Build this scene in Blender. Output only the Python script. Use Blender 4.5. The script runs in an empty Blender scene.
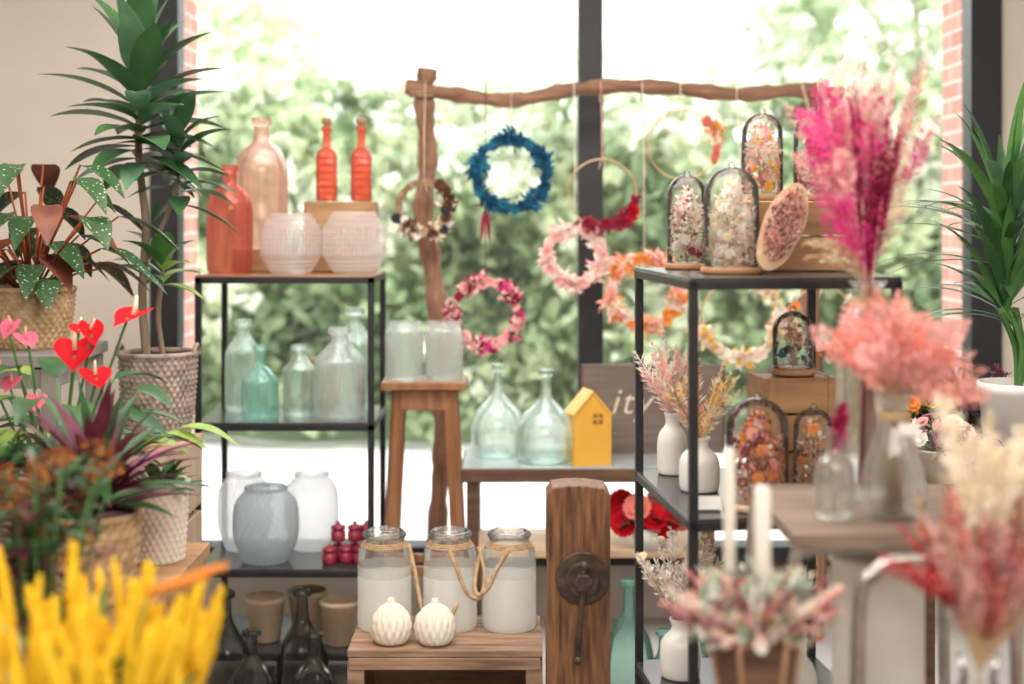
import bpy, math, random
from mathutils import Vector, Matrix
R = random.Random(7)
pi = math.pi
V = Vector

# ------------------------------------------------------------------ materials
def nt(name):
    m = bpy.data.materials.new(name); m.use_nodes = True
    n = m.node_tree.nodes; l = m.node_tree.links; n.clear()
    out = n.new('ShaderNodeOutputMaterial')
    return m, n, l, out

def c4(c): return (c[0], c[1], c[2], 1)

def pmat(name, c1, c2=None, rough=.6, metal=0, scale=8, stretch=(1, 1, 1), bump=0, trans=0, detail=4, lo=.35, hi=.65, spec=.5):
    if c2 is None: c2 = tuple(min(1, x*1.18+.01) for x in c1)
    m, n, l, out = nt(name)
    tc = n.new('ShaderNodeTexCoord'); mp = n.new('ShaderNodeMapping')
    mp.inputs['Scale'].default_value = stretch
    no = n.new('ShaderNodeTexNoise'); no.inputs['Scale'].default_value = scale; no.inputs['Detail'].default_value = detail
    cr = n.new('ShaderNodeValToRGB')
    cr.color_ramp.elements[0].position = lo; cr.color_ramp.elements[0].color = c4(c1)
    cr.color_ramp.elements[1].position = hi; cr.color_ramp.elements[1].color = c4(c2)
    l.new(tc.outputs['Object'], mp.inputs['Vector']); l.new(mp.outputs['Vector'], no.inputs['Vector'])
    l.new(no.outputs['Fac'], cr.inputs['Fac'])
    p = n.new('ShaderNodeBsdfPrincipled')
    p.inputs['Roughness'].default_value = rough; p.inputs['Metallic'].default_value = metal
    p.inputs['Specular IOR Level'].default_value = spec
    l.new(cr.outputs['Color'], p.inputs['Base Color'])
    if bump:
        b = n.new('ShaderNodeBump'); b.inputs['Strength'].default_value = bump; b.inputs['Distance'].default_value = .01
        l.new(no.outputs['Fac'], b.inputs['Height']); l.new(b.outputs['Normal'], p.inputs['Normal'])
    if trans:
        t = n.new('ShaderNodeBsdfTranslucent'); l.new(cr.outputs['Color'], t.inputs['Color'])
        mx = n.new('ShaderNodeMixShader'); mx.inputs['Fac'].default_value = trans
        l.new(p.outputs[0], mx.inputs[1]); l.new(t.outputs[0], mx.inputs[2]); l.new(mx.outputs[0], out.inputs['Surface'])
    else:
        l.new(p.outputs[0], out.inputs['Surface'])
    return m

def wood(name, c1, c2, axis='x', rough=.6, scale=5, bump=.25):
    s = {'x': (1, 9, 9), 'y': (9, 1, 9), 'z': (9, 9, 1)}[axis]
    return pmat(name, c1, c2, rough, 0, scale, s, bump, detail=8, lo=.3, hi=.7)

def glass(name, tint, edge, diff=.06, dcol=None, rough=.03):
    m, n, l, out = nt(name)
    lw = n.new('ShaderNodeLayerWeight'); lw.inputs['Blend'].default_value = .2
    mc = n.new('ShaderNodeValToRGB')
    mc.color_ramp.elements[0].color = c4(tint); mc.color_ramp.elements[0].position = .3
    mc.color_ramp.elements[1].color = c4(edge); mc.color_ramp.elements[1].position = 1.0
    l.new(lw.outputs['Facing'], mc.inputs['Fac'])
    tr = n.new('ShaderNodeBsdfTransparent'); l.new(mc.outputs['Color'], tr.inputs['Color'])
    df = n.new('ShaderNodeBsdfDiffuse'); df.inputs['Color'].default_value = c4(dcol or tint)
    tl = n.new('ShaderNodeBsdfTranslucent'); tl.inputs['Color'].default_value = c4(dcol or tint)
    m0 = n.new('ShaderNodeMixShader'); m0.inputs['Fac'].default_value = .6
    l.new(df.outputs[0], m0.inputs[1]); l.new(tl.outputs[0], m0.inputs[2])
    m1 = n.new('ShaderNodeMixShader'); m1.inputs['Fac'].default_value = diff
    l.new(tr.outputs[0], m1.inputs[1]); l.new(m0.outputs[0], m1.inputs[2])
    gl = n.new('ShaderNodeBsdfGlossy'); gl.inputs['Roughness'].default_value = rough
    fr = n.new('ShaderNodeFresnel'); fr.inputs['IOR'].default_value = 1.33
    tc = n.new('ShaderNodeTexCoord'); no = n.new('ShaderNodeTexNoise'); no.inputs['Scale'].default_value = 14
    b = n.new('ShaderNodeBump'); b.inputs['Strength'].default_value = .25; b.inputs['Distance'].default_value = .012
    l.new(tc.outputs['Object'], no.inputs['Vector']); l.new(no.outputs['Fac'], b.inputs['Height']); l.new(b.outputs['Normal'], gl.inputs['Normal'])
    m2 = n.new('ShaderNodeMixShader')
    l.new(fr.outputs[0], m2.inputs['Fac']); l.new(m1.outputs[0], m2.inputs[1]); l.new(gl.outputs[0], m2.inputs[2])
    l.new(m2.outputs[0], out.inputs['Surface'])
    return m

def rglass(name, tint, diff, dcol, thin=.35):
    """thick-walled refractive glass (used with a solidify wall)"""
    m, n, l, out = nt(name)
    tc = n.new('ShaderNodeTexCoord'); no = n.new('ShaderNodeTexNoise'); no.inputs['Scale'].default_value = 11
    b = n.new('ShaderNodeBump'); b.inputs['Strength'].default_value = .12; b.inputs['Distance'].default_value = .006
    l.new(tc.outputs['Object'], no.inputs['Vector']); l.new(no.outputs['Fac'], b.inputs['Height'])
    g = n.new('ShaderNodeBsdfGlass'); g.inputs['Color'].default_value = c4(tint); g.inputs['Roughness'].default_value = 0; g.inputs['IOR'].default_value = 1.45
    l.new(b.outputs['Normal'], g.inputs['Normal'])
    tr = n.new('ShaderNodeBsdfTransparent'); tr.inputs['Color'].default_value = c4(tint)
    ma = n.new('ShaderNodeMixShader'); ma.inputs['Fac'].default_value = thin
    l.new(g.outputs[0], ma.inputs[1]); l.new(tr.outputs[0], ma.inputs[2])
    df = n.new('ShaderNodeBsdfDiffuse'); df.inputs['Color'].default_value = c4(dcol)
    tl = n.new('ShaderNodeBsdfTranslucent'); tl.inputs['Color'].default_value = c4(dcol)
    m0 = n.new('ShaderNodeMixShader'); m0.inputs['Fac'].default_value = .6
    l.new(df.outputs[0], m0.inputs[1]); l.new(tl.outputs[0], m0.inputs[2])
    m1 = n.new('ShaderNodeMixShader'); m1.inputs['Fac'].default_value = diff
    l.new(ma.outputs[0], m1.inputs[1]); l.new(m0.outputs[0], m1.inputs[2])
    l.new(m1.outputs[0], out.inputs['Surface'])
    return m

def frosted(name, col, clear=.2, trl=.35):
    m, n, l, out = nt(name)
    tc = n.new('ShaderNodeTexCoord'); no = n.new('ShaderNodeTexNoise'); no.inputs['Scale'].default_value = 9
    cr = n.new('ShaderNodeValToRGB'); cr.color_ramp.elements[0].color = c4(tuple(x*.93 for x in col)); cr.color_ramp.elements[1].color = c4(col)
    l.new(tc.outputs['Object'], no.inputs['Vector']); l.new(no.outputs['Fac'], cr.inputs['Fac'])
    p = n.new('ShaderNodeBsdfPrincipled'); p.inputs['Roughness'].default_value = .15
    l.new(cr.outputs['Color'], p.inputs['Base Color'])
    t = n.new('ShaderNodeBsdfTranslucent'); l.new(cr.outputs['Color'], t.inputs['Color'])
    m1 = n.new('ShaderNodeMixShader'); m1.inputs['Fac'].default_value = trl
    l.new(p.outputs[0], m1.inputs[1]); l.new(t.outputs[0], m1.inputs[2])
    tr = n.new('ShaderNodeBsdfTransparent'); tr.inputs['Color'].default_value = c4(col)
    m2 = n.new('ShaderNodeMixShader'); m2.inputs['Fac'].default_value = clear
    l.new(m1.outputs[0], m2.inputs[1]); l.new(tr.outputs[0], m2.inputs[2])
    l.new(m2.outputs[0], out.inputs['Surface'])
    return m

def brickmat(name):
    m, n, l, out = nt(name)
    tc = n.new('ShaderNodeTexCoord'); sp = n.new('ShaderNodeSeparateXYZ'); ad = n.new('ShaderNodeMath'); co = n.new('ShaderNodeCombineXYZ')
    l.new(tc.outputs['Object'], sp.inputs[0]); l.new(sp.outputs['X'], ad.inputs[0]); l.new(sp.outputs['Y'], ad.inputs[1])
    l.new(ad.outputs[0], co.inputs['X']); l.new(sp.outputs['Z'], co.inputs['Y'])
    b = n.new('ShaderNodeTexBrick'); b.inputs['Scale'].default_value = 1
    b.inputs['Color1'].default_value = (.42, .18, .13, 1); b.inputs['Color2'].default_value = (.5, .25, .19, 1); b.inputs['Mortar'].default_value = (.56, .46, .41, 1)
    b.inputs['Mortar Size'].default_value = .006; b.inputs['Brick Width'].default_value = .22; b.inputs['Row Height'].default_value = .065
    l.new(co.outputs[0], b.inputs['Vector'])
    p = n.new('ShaderNodeBsdfPrincipled'); p.inputs['Roughness'].default_value = .9
    l.new(b.outputs['Color'], p.inputs['Base Color']); l.new(p.outputs[0], out.inputs['Surface'])
    return m

def dotleaf(name):
    m, n, l, out = nt(name)
    tc = n.new('ShaderNodeTexCoord'); vo = n.new('ShaderNodeTexVoronoi'); vo.inputs['Scale'].default_value = 80
    l.new(tc.outputs['Object'], vo.inputs['Vector'])
    cr = n.new('ShaderNodeValToRGB')
    cr.color_ramp.elements[0].position = .17; cr.color_ramp.elements[0].color = (.4, .46, .28, 1)
    cr.color_ramp.elements[1].position = .25; cr.color_ramp.elements[1].color = (.02, .06, .018, 1)
    l.new(vo.outputs['Distance'], cr.inputs['Fac'])
    p = n.new('ShaderNodeBsdfPrincipled'); p.inputs['Roughness'].default_value = .45
    p.inputs['Specular IOR Level'].default_value = .3
    l.new(cr.outputs['Color'], p.inputs['Base Color']); l.new(p.outputs[0], out.inputs['Surface'])
    return m

# ------------------------------------------------------------------ mesh builder
def cat(pts, k=5):
    P = [V(p) for p in pts]
    out = []
    for i in range(len(P)-1):
        p0 = P[max(0, i-1)]; p1 = P[i]; p2 = P[i+1]; p3 = P[min(len(P)-1, i+2)]
        for j in range(k):
            t = j/k
            out.append(.5*((2*p1)+(p2-p0)*t+(2*p0-5*p1+4*p2-p3)*t*t+(3*p1-p0-3*p2+p3)*t**3))
    out.append(P[-1])
    return out

def rdir(zmin=-1, zmax=1):
    z = R.uniform(zmin, zmax); a = R.uniform(0, 2*pi); s = math.sqrt(max(0, 1-z*z))
    return V((s*math.cos(a), s*math.sin(a), z))

class MB:
    def __init__(s): s.v = []; s.f = []; s.m = []; s.sm = []; s.mats = []
    def mi(s, mat):
        if mat not in s.mats: s.mats.append(mat)
        return s.mats.index(mat)
    def add(s, vs, fs, mat, smooth=True):
        o = len(s.v); i = s.mi(mat)
        s.v.extend([tuple(x) for x in vs])
        for f in fs:
            s.f.append(tuple(a+o for a in f)); s.m.append(i); s.sm.append(smooth)
    def box(s, c, d, mat, rot=None):
        vs = []
        for x in (-.5, .5):
            for y in (-.5, .5):
                for z in (-.5, .5):
                    p = V((x*d[0], y*d[1], z*d[2]))
                    if rot is not None: p = rot @ p
                    vs.append(p+V(c))
        s.add(vs, [(0, 1, 3, 2), (4, 6, 7, 5), (0, 4, 5, 1), (2, 3, 7, 6), (0, 2, 6, 4), (1, 5, 7, 3)], mat, False)
    def lathe(s, prof, mat, c=(0, 0, 0), seg=32, disp=None, k=0, sq=0, flat=False, wall=0):
        """wall>0: real double-walled vessel (outer skin, lip, inner skin)"""
        if k: prof = [(max(0, p[0]), p[1]) for p in cat([(a, b, 0) for a, b in prof], k)]
        nout = len(prof)
        if wall:
            inner = []
            for i in range(nout):
                a = prof[max(0, i-1)]; b_ = prof[min(nout-1, i+1)]
                dx, dz = b_[0]-a[0], b_[1]-a[1]; L = math.hypot(dx, dz) or 1
                nx_, nz_ = -dz/L, dx/L
                inner.append((max(0, prof[i][0]+nx_*wall), prof[i][1]+nz_*wall))
            prof = list(prof)+inner[::-1]
        vs = []; fs = []
        for q, (r, z) in enumerate(prof):
            for i in range(seg):
                a = 2*pi*i/seg
                rr = r+(disp(a, z) if disp and r > 1e-4 and q < nout else 0)
                if sq:
                    ca, sa = abs(math.cos(a)), abs(math.sin(a))
                    rr *= (1/((ca**sq+sa**sq)**(1/sq)))
                vs.append((c[0]+rr*math.cos(a), c[1]+rr*math.sin(a), c[2]+z))
        n = len(prof)
        for j in range(n-1):
            for i in range(seg):
                i2 = (i+1) % seg
                fs.append((j*seg+i, j*seg+i2, (j+1)*seg+i2, (j+1)*seg+i))
        s.add(vs, fs, mat, not flat)
    def tube(s, pts, rad, mat, seg=8, cap=True):
        P = [V(p) for p in pts]; n = len(P)
        if not isinstance(rad, (list, tuple)): rad = [rad]*n
        up = None; vs = []; fs = []
        for i in range(n):
            d = (P[min(n-1, i+1)]-P[max(0, i-1)])
            if d.length < 1e-9: d = V((0, 0, 1))
            d.normalize()
            if up is None:
                up = V((1, 0, 0)) if abs(d.x) < .8 else V((0, 1, 0))
            up = (up-d*up.dot(d))
            if up.length < 1e-6: up = d.orthogonal()
            up.normalize(); sd = d.cross(up)
            for j in range(seg):
                a = 2*pi*j/seg
                vs.append(P[i]+(up*math.cos(a)+sd*math.sin(a))*rad[i])
        for i in range(n-1):
            for j in range(seg):
                j2 = (j+1) % seg
                fs.append((i*seg+j, i*seg+j2, (i+1)*seg+j2, (i+1)*seg+j))
        if cap:
            fs.append(tuple(range(seg))[::-1]); fs.append(tuple((n-1)*seg+j for j in range(seg)))
        s.add(vs, fs, mat)
    def torus(s, c, Rr, r, mat, ax='y', seg=48, rs=8, a0=0, a1=2*pi):
        pts = []
        for i in range(seg+1):
            a = a0+(a1-a0)*i/seg
            u, w = Rr*math.cos(a), Rr*math.sin(a)
            p = {'y': (u, 0, w), 'z': (u, w, 0), 'x': (0, u, w)}[ax]
            pts.append(V(c)+V(p))
        s.tube(pts, r, mat, rs, cap=(a1-a0 < 6.28))
    def leaf(s, base, d, L, W, mat, droop=.6, n=6, fold=.25, tip=1.0, pw=.8, wave=0):
        d = V(d).normalized(); p = V(base)
        side = d.cross(V((0, 0, 1)))
        if side.length < .15: side = rdir(0, .1).cross(d)
        side.normalize()
        vs = []; fs = []
        for i in range(n+1):
            t = i/n
            w = W*.5*max(0.02, math.sin(pi*min(1, (t**pw)*.97+.015)))
            dd = (d+V((0, 0, -droop*t))).normalized()
            nr = side.cross(dd).normalized()
            o = nr*(fold*w)
            vs += [p-side*w+o, p.copy(), p+side*w+o]
            p = p+dd*(L/n)
        for i in range(n):
            a = i*3; b = a+3
            fs += [(a, a+1, b+1, b), (a+1, a+2, b+2, b+1)]
        s.add(vs, fs, mat)
    def petal(s, p, d, L, W, mat):
        p = V(p); d = V(d).normalized()
        sd = d.cross(rdir())
        if sd.length < .1: sd = d.orthogonal()
        sd.normalize(); nr = d.cross(sd)
        m = p+d*L*.55
        s.add([p, m+sd*W*.5+nr*W*.15, p+d*L, m-sd*W*.5+nr*W*.15], [(0, 1, 2), (0, 2, 3)], mat, False)
    def cluster(s, c, r, mats, n, L, W, zmin=-1):
        c = V(c)
        for _ in range(n):
            d = rdir(zmin, 1)
            s.petal(c+d*r*R.uniform(.3, .8), (d+rdir()*.5), L*R.uniform(.7, 1.2), W, R.choice(mats))
    def rosette(s, c, nr, r, mat, k=7, center=None):
        c = V(c); nr = V(nr).normalized(); a = nr.orthogonal().normalized(); b = nr.cross(a)
        for lay, (rr, tilt) in enumerate(((1, .25), (.7, .8), (.4, 1.6))):
            for i in range(k):
                an = 2*pi*(i+lay*.5)/k
                d = (a*math.cos(an)+b*math.sin(an)+nr*tilt).normalized()
                sd = nr.cross(d).normalized(); L = r*rr; w = r*rr*.42
                up = nr*(.15*L)
                s.add([c, c+d*L*.55+sd*w+up, c+d*L*.95+sd*w*.6, c+d*L*.95-sd*w*.6, c+d*L*.55-sd*w+up], [(0, 1, 2), (0, 2, 3), (0, 3, 4)], mat, True)
        if center: s.ball(c+nr*r*.15, r*.2, center, 8)
    def plume(s, p, d, L, r, mats, n=120, w=.004, droop=.3, fwd=1.0):
        d = V(d).normalized(); q = V(p)
        pts = []
        N = 10
        for i in range(N+1):
            pts.append(q.copy()); q = q+(d+V((0, 0, -droop*(i/N)))).normalized()*(L/N)
        s.tube(pts, .0012, mats[0], 4)
        for _ in range(n):
            t = R.random(); i = min(N-1, int(t*N)); b = pts[i].lerp(pts[i+1], t*N-i)
            dd = (pts[i+1]-pts[i]).normalized()
            o = rdir(); o = (o-dd*o.dot(dd)).normalized()
            rr = r*(math.sin(pi*(t*.8+.15)))*R.uniform(.6, 1.2)+.002
            s.petal(b, o+dd*fwd, rr*1.3, w, R.choice(mats))
    def fern(s, p, d, L, W, mat, n=14, droop=.4, pw=.006):
        d = V(d).normalized(); q = V(p); sd = d.cross(V((0, -1, 0.2)))
        if sd.length < .1: sd = d.orthogonal()
        sd.normalize(); pts = []
        for i in range(n+1):
            t = i/n; pts.append(q.copy()); dd = (d+V((0, 0, -droop*t))).normalized()
            w = W*math.sin(pi*(.12+.85*t))
            for sg in (-1, 1):
                s.petal(q, sd*sg+dd*.7+rdir()*.15, w, pw, mat)
            q = q+dd*(L/n)
        s.tube(pts, .001, mat, 4)
    def ball(s, c, r, mat, seg=12, sc=(1, 1, 1)):
        vs = []; fs = []; h = max(4, seg//2)
        for j in range(h+1):
            ph = pi*j/h
            for i in range(seg):
                a = 2*pi*i/seg
                vs.append((c[0]+r*sc[0]*math.sin(ph)*math.cos(a), c[1]+r*sc[1]*math.sin(ph)*math.sin(a), c[2]-r*sc[2]*math.cos(ph)))
        for j in range(h):
            for i in range(seg):
                i2 = (i+1) % seg
                fs.append((j*seg+i, j*seg+i2, (j+1)*seg+i2, (j+1)*seg+i))
        s.add(vs, fs, mat)
    def make(s, name, loc=(0, 0, 0), rz=0, bevel=0, rot=None):
        me = bpy.data.meshes.new(name)
        me.from_pydata(s.v, [], s.f)
        for m in s.mats: me.materials.append(m)
        me.polygons.foreach_set('material_index', s.m)
        me.polygons.foreach_set('use_smooth', s.sm)
        me.update()
        ob = bpy.data.objects.new(name, me); bpy.context.scene.collection.objects.link(ob)
        ob.location = loc
        ob.rotation_euler = rot if rot else (0, 0, rz)
        if bevel:
            b = ob.modifiers.new('bevel', 'BEVEL'); b.width = bevel; b.segments = 2; b.limit_method = 'ANGLE'; b.angle_limit = 1.0
        return ob

# ------------------------------------------------------------------ palette
M_wall = pmat('plaster_cream', (.68, .62, .55), (.73, .67, .6), .9, scale=3)
M_low = pmat('plaster_beige', (.5, .46, .41), (.56, .52, .46), .85, scale=4)
M_floor = pmat('concrete_floor', (.34, .32, .3), (.45, .42, .38), .5, scale=3, detail=8)
M_ceil = pmat('ceiling_white', (.8, .78, .74), None, .9)
M_black = pmat('black_metal', (.012, .013, .016), (.022, .023, .027), .45, .3, 20)
M_frame = pmat('black_aluminium', (.015, .017, .022), (.02, .023, .03), .5, .2, 10)
M_brick = brickmat('brick')
M_pave = pmat('pale_paving', (.62, .6, .57), (.75, .73, .7), .9, scale=2)
M_house = pmat('white_render', (.85, .84, .82), None, .9)
M_roof = pmat('roof_tiles', (.6, .56, .54), (.68, .65, .62), .9, scale=12)
M_shelfw = wood('shelf_wood_brown', (.22, .1, .045), (.38, .2, .1), 'x', .5)
M_shelfg = pmat('shelf_dark_plate', (.03, .03, .033), (.05, .05, .055), .22, .2)
W_old = wood('old_oak', (.05, .018, .008), (.27, .12, .045), 'z', .5, 8, .7)
W_oldh = wood('driftwood', (.16, .07, .04), (.36, .19, .115), 'x', .7, 6, .6)
W_oldv = wood('driftwood_upright', (.16, .07, .04), (.36, .19, .115), 'z', .7, 6, .6)
W_light = wood('light_wood', (.5, .32, .18), (.68, .48, .3), 'x', .6, 5, .2)
W_lightz = wood('light_wood_vertical', (.42, .28, .19), (.58, .42, .3), 'z', .6, 5, .2)
W_mid = wood('mid_wood', (.26, .12, .05), (.44, .24, .11), 'x', .6)
W_table = wood('greyed_table_wood', (.12, .08, .055), (.25, .175, .125), 'x', .6)
W_crate = wood('crate_wood', (.13, .07, .04), (.42, .26, .17), 'x', .75, 4, .5)
W_dark = wood('dark_wood', (.07, .035, .02), (.16, .08, .045), 'x', .5)
W_stool = wood('stool_wood', (.2, .075, .03), (.36, .16, .07), 'z', .45, 5, .2)
M_steel = pmat('brushed_steel_tube', (.35, .34, .32), (.48, .46, .43), .35, .9, 30)
M_iron = pmat('rusty_iron', (.05, .035, .03), (.12, .08, .06), .6, .7, 30, bump=.4)
M_wicker = pmat('wicker_grey', (.2, .15, .12), (.42, .34, .29), .8, scale=30)
M_seag = pmat('seagrass', (.36, .22, .1), (.6, .42, .24), .8, scale=30)
M_rope = pmat('jute_rope', (.36, .22, .11), (.54, .37, .21), .9, scale=60, bump=.5)
M_white = pmat('white_ceramic', (.78, .76, .73), (.84, .83, .8), .35)
M_cream = pmat('cream_plaster', (.74, .64, .53), (.84, .77, .67), .7)
M_wax = pmat('candle_wax', (.86, .82, .73), (.9, .87, .8), .4, trans=.2)
M_terra = pmat('beige_clay', (.52, .37, .24), (.64, .49, .34), .8, scale=14)
M_soil = pmat('soil', (.05, .03, .02), (.1, .06, .04), .95, scale=30)
M_yhouse = pmat('yellow_paint', (.85, .43, .05), (.9, .48, .07), .5)
M_board = wood('sign_board_brown', (.13, .1, .085), (.2, .16, .135), 'x', .7)
M_maroon = pmat('maroon_wax', (.22, .012, .035), (.32, .025, .055), .3)
G_pink = rglass('glass_coral', (.97, .74, .69), .15, (.9, .28, .22))
G_rose = rglass('glass_rose', (.985, .88, .85), .09, (.95, .6, .54))
G_redb = glass('glass_red', (.97, .45, .34), (.75, .16, .1), .5, (.92, .22, .14))
G_mint = rglass('glass_mint', (.955, .99, .975), .06, (.68, .92, .86))
G_mint2 = rglass('glass_embossed', (.98, .99, .985), .11, (.92, .98, .96))
G_teal = rglass('glass_teal', (.88, .975, .95), .08, (.4, .85, .76))
G_tealt = glass('glass_teal_thin', (.8, .96, .92), (.38, .7, .64), .25, (.45, .86, .78))
G_cleart = rglass('glass_clear_wall', (.992, .996, .993), .02, (.94, .96, .96))
G_clear = glass('glass_clear', (.99, .995, .99), (.84, .87, .86), .1, (.94, .96, .96))
G_demi = rglass('glass_green', (.955, .985, .97), .035, (.6, .85, .76))
G_smoke = glass('glass_smoke', (.6, .62, .58), (.14, .15, .13), .06, (.25, .25, .22), .05)
G_dome = glass('glass_dome', (.995, .995, .99), (.92, .92, .91), .05, (.95, .95, .93))
G_win = glass('window_glass', (.985, .99, .99), (.9, .94, .93), .01, (.9, .9, .9))
F_white = frosted('frosted_white', (.95, .96, .97), .45, .62)
F_ribbed = frosted('frosted_pearl', (.98, .96, .95), .66, .6)
F_grey = frosted('frosted_grey', (.72, .77, .81), .38, .55)
F_milk = frosted('milk_glass', (.93, .93, .9), .18, .45)
F_milk2 = frosted('milk_glass_fade', (.94, .95, .92), .55, .5)

def fl(name, c, tr=.25, r=.8, sp=.25): return pmat(name, c, tuple(min(1, x*1.25+.01) for x in c), r, scale=25, trans=tr, spec=sp)
C_mag = fl('dried_magenta', (.6, .02, .2)); C_hot = fl('dried_hot_pink', (.78, .08, .3)); C_crim = fl('dried_crimson', (.25, .01, .04))
C_pale = fl('dried_pale_pink', (.8, .42, .4)); C_coral = fl('dried_coral', (.75, .22, .18)); C_salm = fl('dried_salmon', (.86, .4, .34))
C_blush = fl('blush', (.88, .64, .58)); C_cream = fl('dried_cream', (.8, .68, .5)); C_ivory = fl('dried_ivory', (.88, .82, .73))
C_beige = fl('dried_beige', (.5, .35, .2)); C_org = fl('dried_orange', (.78, .28, .05)); C_yel = fl('yellow_bloom', (.92, .58, .02))
C_yel2 = fl('yellow_bloom_deep', (.82, .43, .01)); C_blue = fl('blue_bloom', (.008, .07, .15)); C_blue2 = fl('teal_bloom', (.015, .15, .26))
C_rust = fl('rust_bloom', (.24, .05, .012)); C_brown = fl('brown_dried', (.12, .05, .025)); C_red = fl('red_bloom', (.5, .005, .012), .2, .9, .08)
C_pinkan = fl('pink_spathe', (.68, .1, .17), .2, .9, .08); C_purp = fl('mauve_dried', (.32, .11, .18)); C_dkgrey = fl('charcoal_dried', (.04, .04, .045))
L_dk = pmat('leaf_dark_green', (.02, .07, .025), (.05, .14, .045), .4, scale=6, trans=.15, spec=.35)
L_md = pmat('leaf_green', (.05, .15, .035), (.1, .26, .06), .4, scale=8, trans=.2, spec=.35)
L_gr = pmat('leaf_greygreen', (.06, .15, .08), (.12, .25, .14), .4, scale=8, trans=.2, spec=.4)
L_lt = pmat('leaf_lime', (.22, .38, .06), (.36, .52, .12), .4, scale=8, trans=.3)
L_blue = pmat('leaf_bluegreen', (.03, .11, .06), (.07, .2, .1), .35, scale=8, trans=.15)
L_burg = pmat('leaf_burgundy', (.05, .01, .02), (.15, .03, .05), .5, scale=10, trans=.15, spec=.3)
L_rust = pmat('leaf_rust', (.09, .02, .012), (.2, .06, .03), .5, scale=10, trans=.15, spec=.3)
L_dot = dotleaf('leaf_polka_dot')
L_euc = pmat('leaf_eucalyptus', (.2, .27, .2), (.35, .42, .34), .6, scale=10, trans=.1)
H_1 = pmat('hedge_green', (.2, .28, .14), (.3, .4, .21), .8, scale=2, trans=.3, spec=.2)
H_2 = pmat('hedge_lime', (.4, .48, .28), (.53, .6, .38), .8, scale=2, trans=.35, spec=.2)
H_3 = pmat('hedge_deep', (.13, .19, .1), (.19, .27, .15), .8, scale=2, trans=.15, spec=.2)
H_4 = pmat('hedge_pale', (.6, .66, .52), (.74, .78, .66), .8, scale=2, trans=.3, spec=.2)
H_trunk = wood('bark', (.2, .17, .13), (.34, .28, .22), 'z', .9)
T_bark = wood('plant_trunk', (.16, .11, .07), (.3, .22, .15), 'z', .8)

# ------------------------------------------------------------------ room shell
def simple(name, c, d, mat, bevel=0):
    b = MB(); b.box((0, 0, 0), d, mat); return b.make(name, c, bevel=bevel)
simple('floor', (0, 2.0, -.05), (6.2, 7.4, .1), M_floor)
simple('ceiling', (0, 2.0, 2.85), (6.2, 7.4, .1), M_ceil)
simple('wall_left', (-3.05, 2.0, 1.4), (.1, 7.4, 2.8), M_wall)
simple('wall_right', (3.05, 2.0, 1.4), (.1, 7.4, 2.8), M_wall)
simple('wall_back', (0, -1.65, 1.4), (6.0, .1, 2.8), M_ceil)
b = MB()
b.box((-2.17, 5.35, 1.4), (1.65, .1, 2.8), M_wall)
b.box((2.41, 5.35, 1.4), (1.17, .1, 2.8), M_wall)
b.box((.245, 5.35, .1), (3.19, .1, .2), M_low)
b.box((.245, 5.35, 2.7), (3.19, .1, .2), M_wall)
b.make('wall_window')
b = MB()
b.box((-2.15, 5.53, 1.4), (1.80, .25, 2.8), M_brick)
b.box((2.38, 5.53, 1.4), (1.34, .25, 2.8), M_brick)
b.make('wall_brick_exterior')
b = MB()
for x0, x1 in ((-1.345, -1.24), (.246, .338), (1.705, 1.82)):
    b.box(((x0+x1)/2, 5.33, 1.41), (x1-x0, .1, 2.38), M_frame)
b.box((.24, 5.33, .235), (3.1, .12, .07), M_frame)
b.box((.24, 5.33, 2.6), (3.1, .1, .07), M_frame)
b.add([(-1.24, 5.345, .27), (.246, 5.345, .27), (.246, 5.345, 2.57), (-1.24, 5.345, 2.57)], [(0, 1, 2, 3)], G_win, False)
b.add([(.338, 5.345, .27), (1.705, 5.345, .27), (1.705, 5.345, 2.57), (.338, 5.345, 2.57)], [(0, 1, 2, 3)], G_win, False)
b.make('window_1')

# ------------------------------------------------------------------ outside
simple('outside_paving', (0, 17.7, -.06), (40, 24, .1), M_pave)
b = MB()
nx, nz = 70, 14
def hb(x, z): return .14*math.sin(x*2.1+z)+.1*math.sin(x*5.3+z*3.1)+.06*math.sin(z*7+x)
vs = []; fs = []
for j in range(nz+1):
    for i in range(nx+1):
        x = -7+14*i/nx; t = j/nz
        z = 2.1*t+(.08*math.sin(x*3) if j else 0)
        vs.append((x, 9.5+hb(x, z)+(.5*max(0, t-.85)/.15), z))
for j in range(nz):
    for i in range(nx):
        a = j*(nx+1)+i; fs.append((a, a+1, a+nx+2, a+nx+1))
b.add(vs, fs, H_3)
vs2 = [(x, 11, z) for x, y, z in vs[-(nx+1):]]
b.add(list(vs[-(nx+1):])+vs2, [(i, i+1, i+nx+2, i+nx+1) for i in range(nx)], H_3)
for _ in range(12000):
    x = R.uniform(-6.2, 6.2); z = R.uniform(.12, 2.36)
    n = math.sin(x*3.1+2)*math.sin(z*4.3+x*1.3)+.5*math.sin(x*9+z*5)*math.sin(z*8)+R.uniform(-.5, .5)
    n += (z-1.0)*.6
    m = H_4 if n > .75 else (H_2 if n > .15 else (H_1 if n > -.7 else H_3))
    y = 9.35+hb(x, z)+R.uniform(-.14, .1)+(.4*(z-2)/.4 if z > 2 else 0)-(.1 if n > .3 else 0)
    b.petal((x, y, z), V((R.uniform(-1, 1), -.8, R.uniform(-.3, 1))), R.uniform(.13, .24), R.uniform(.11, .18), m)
b.make('hedge')
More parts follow.
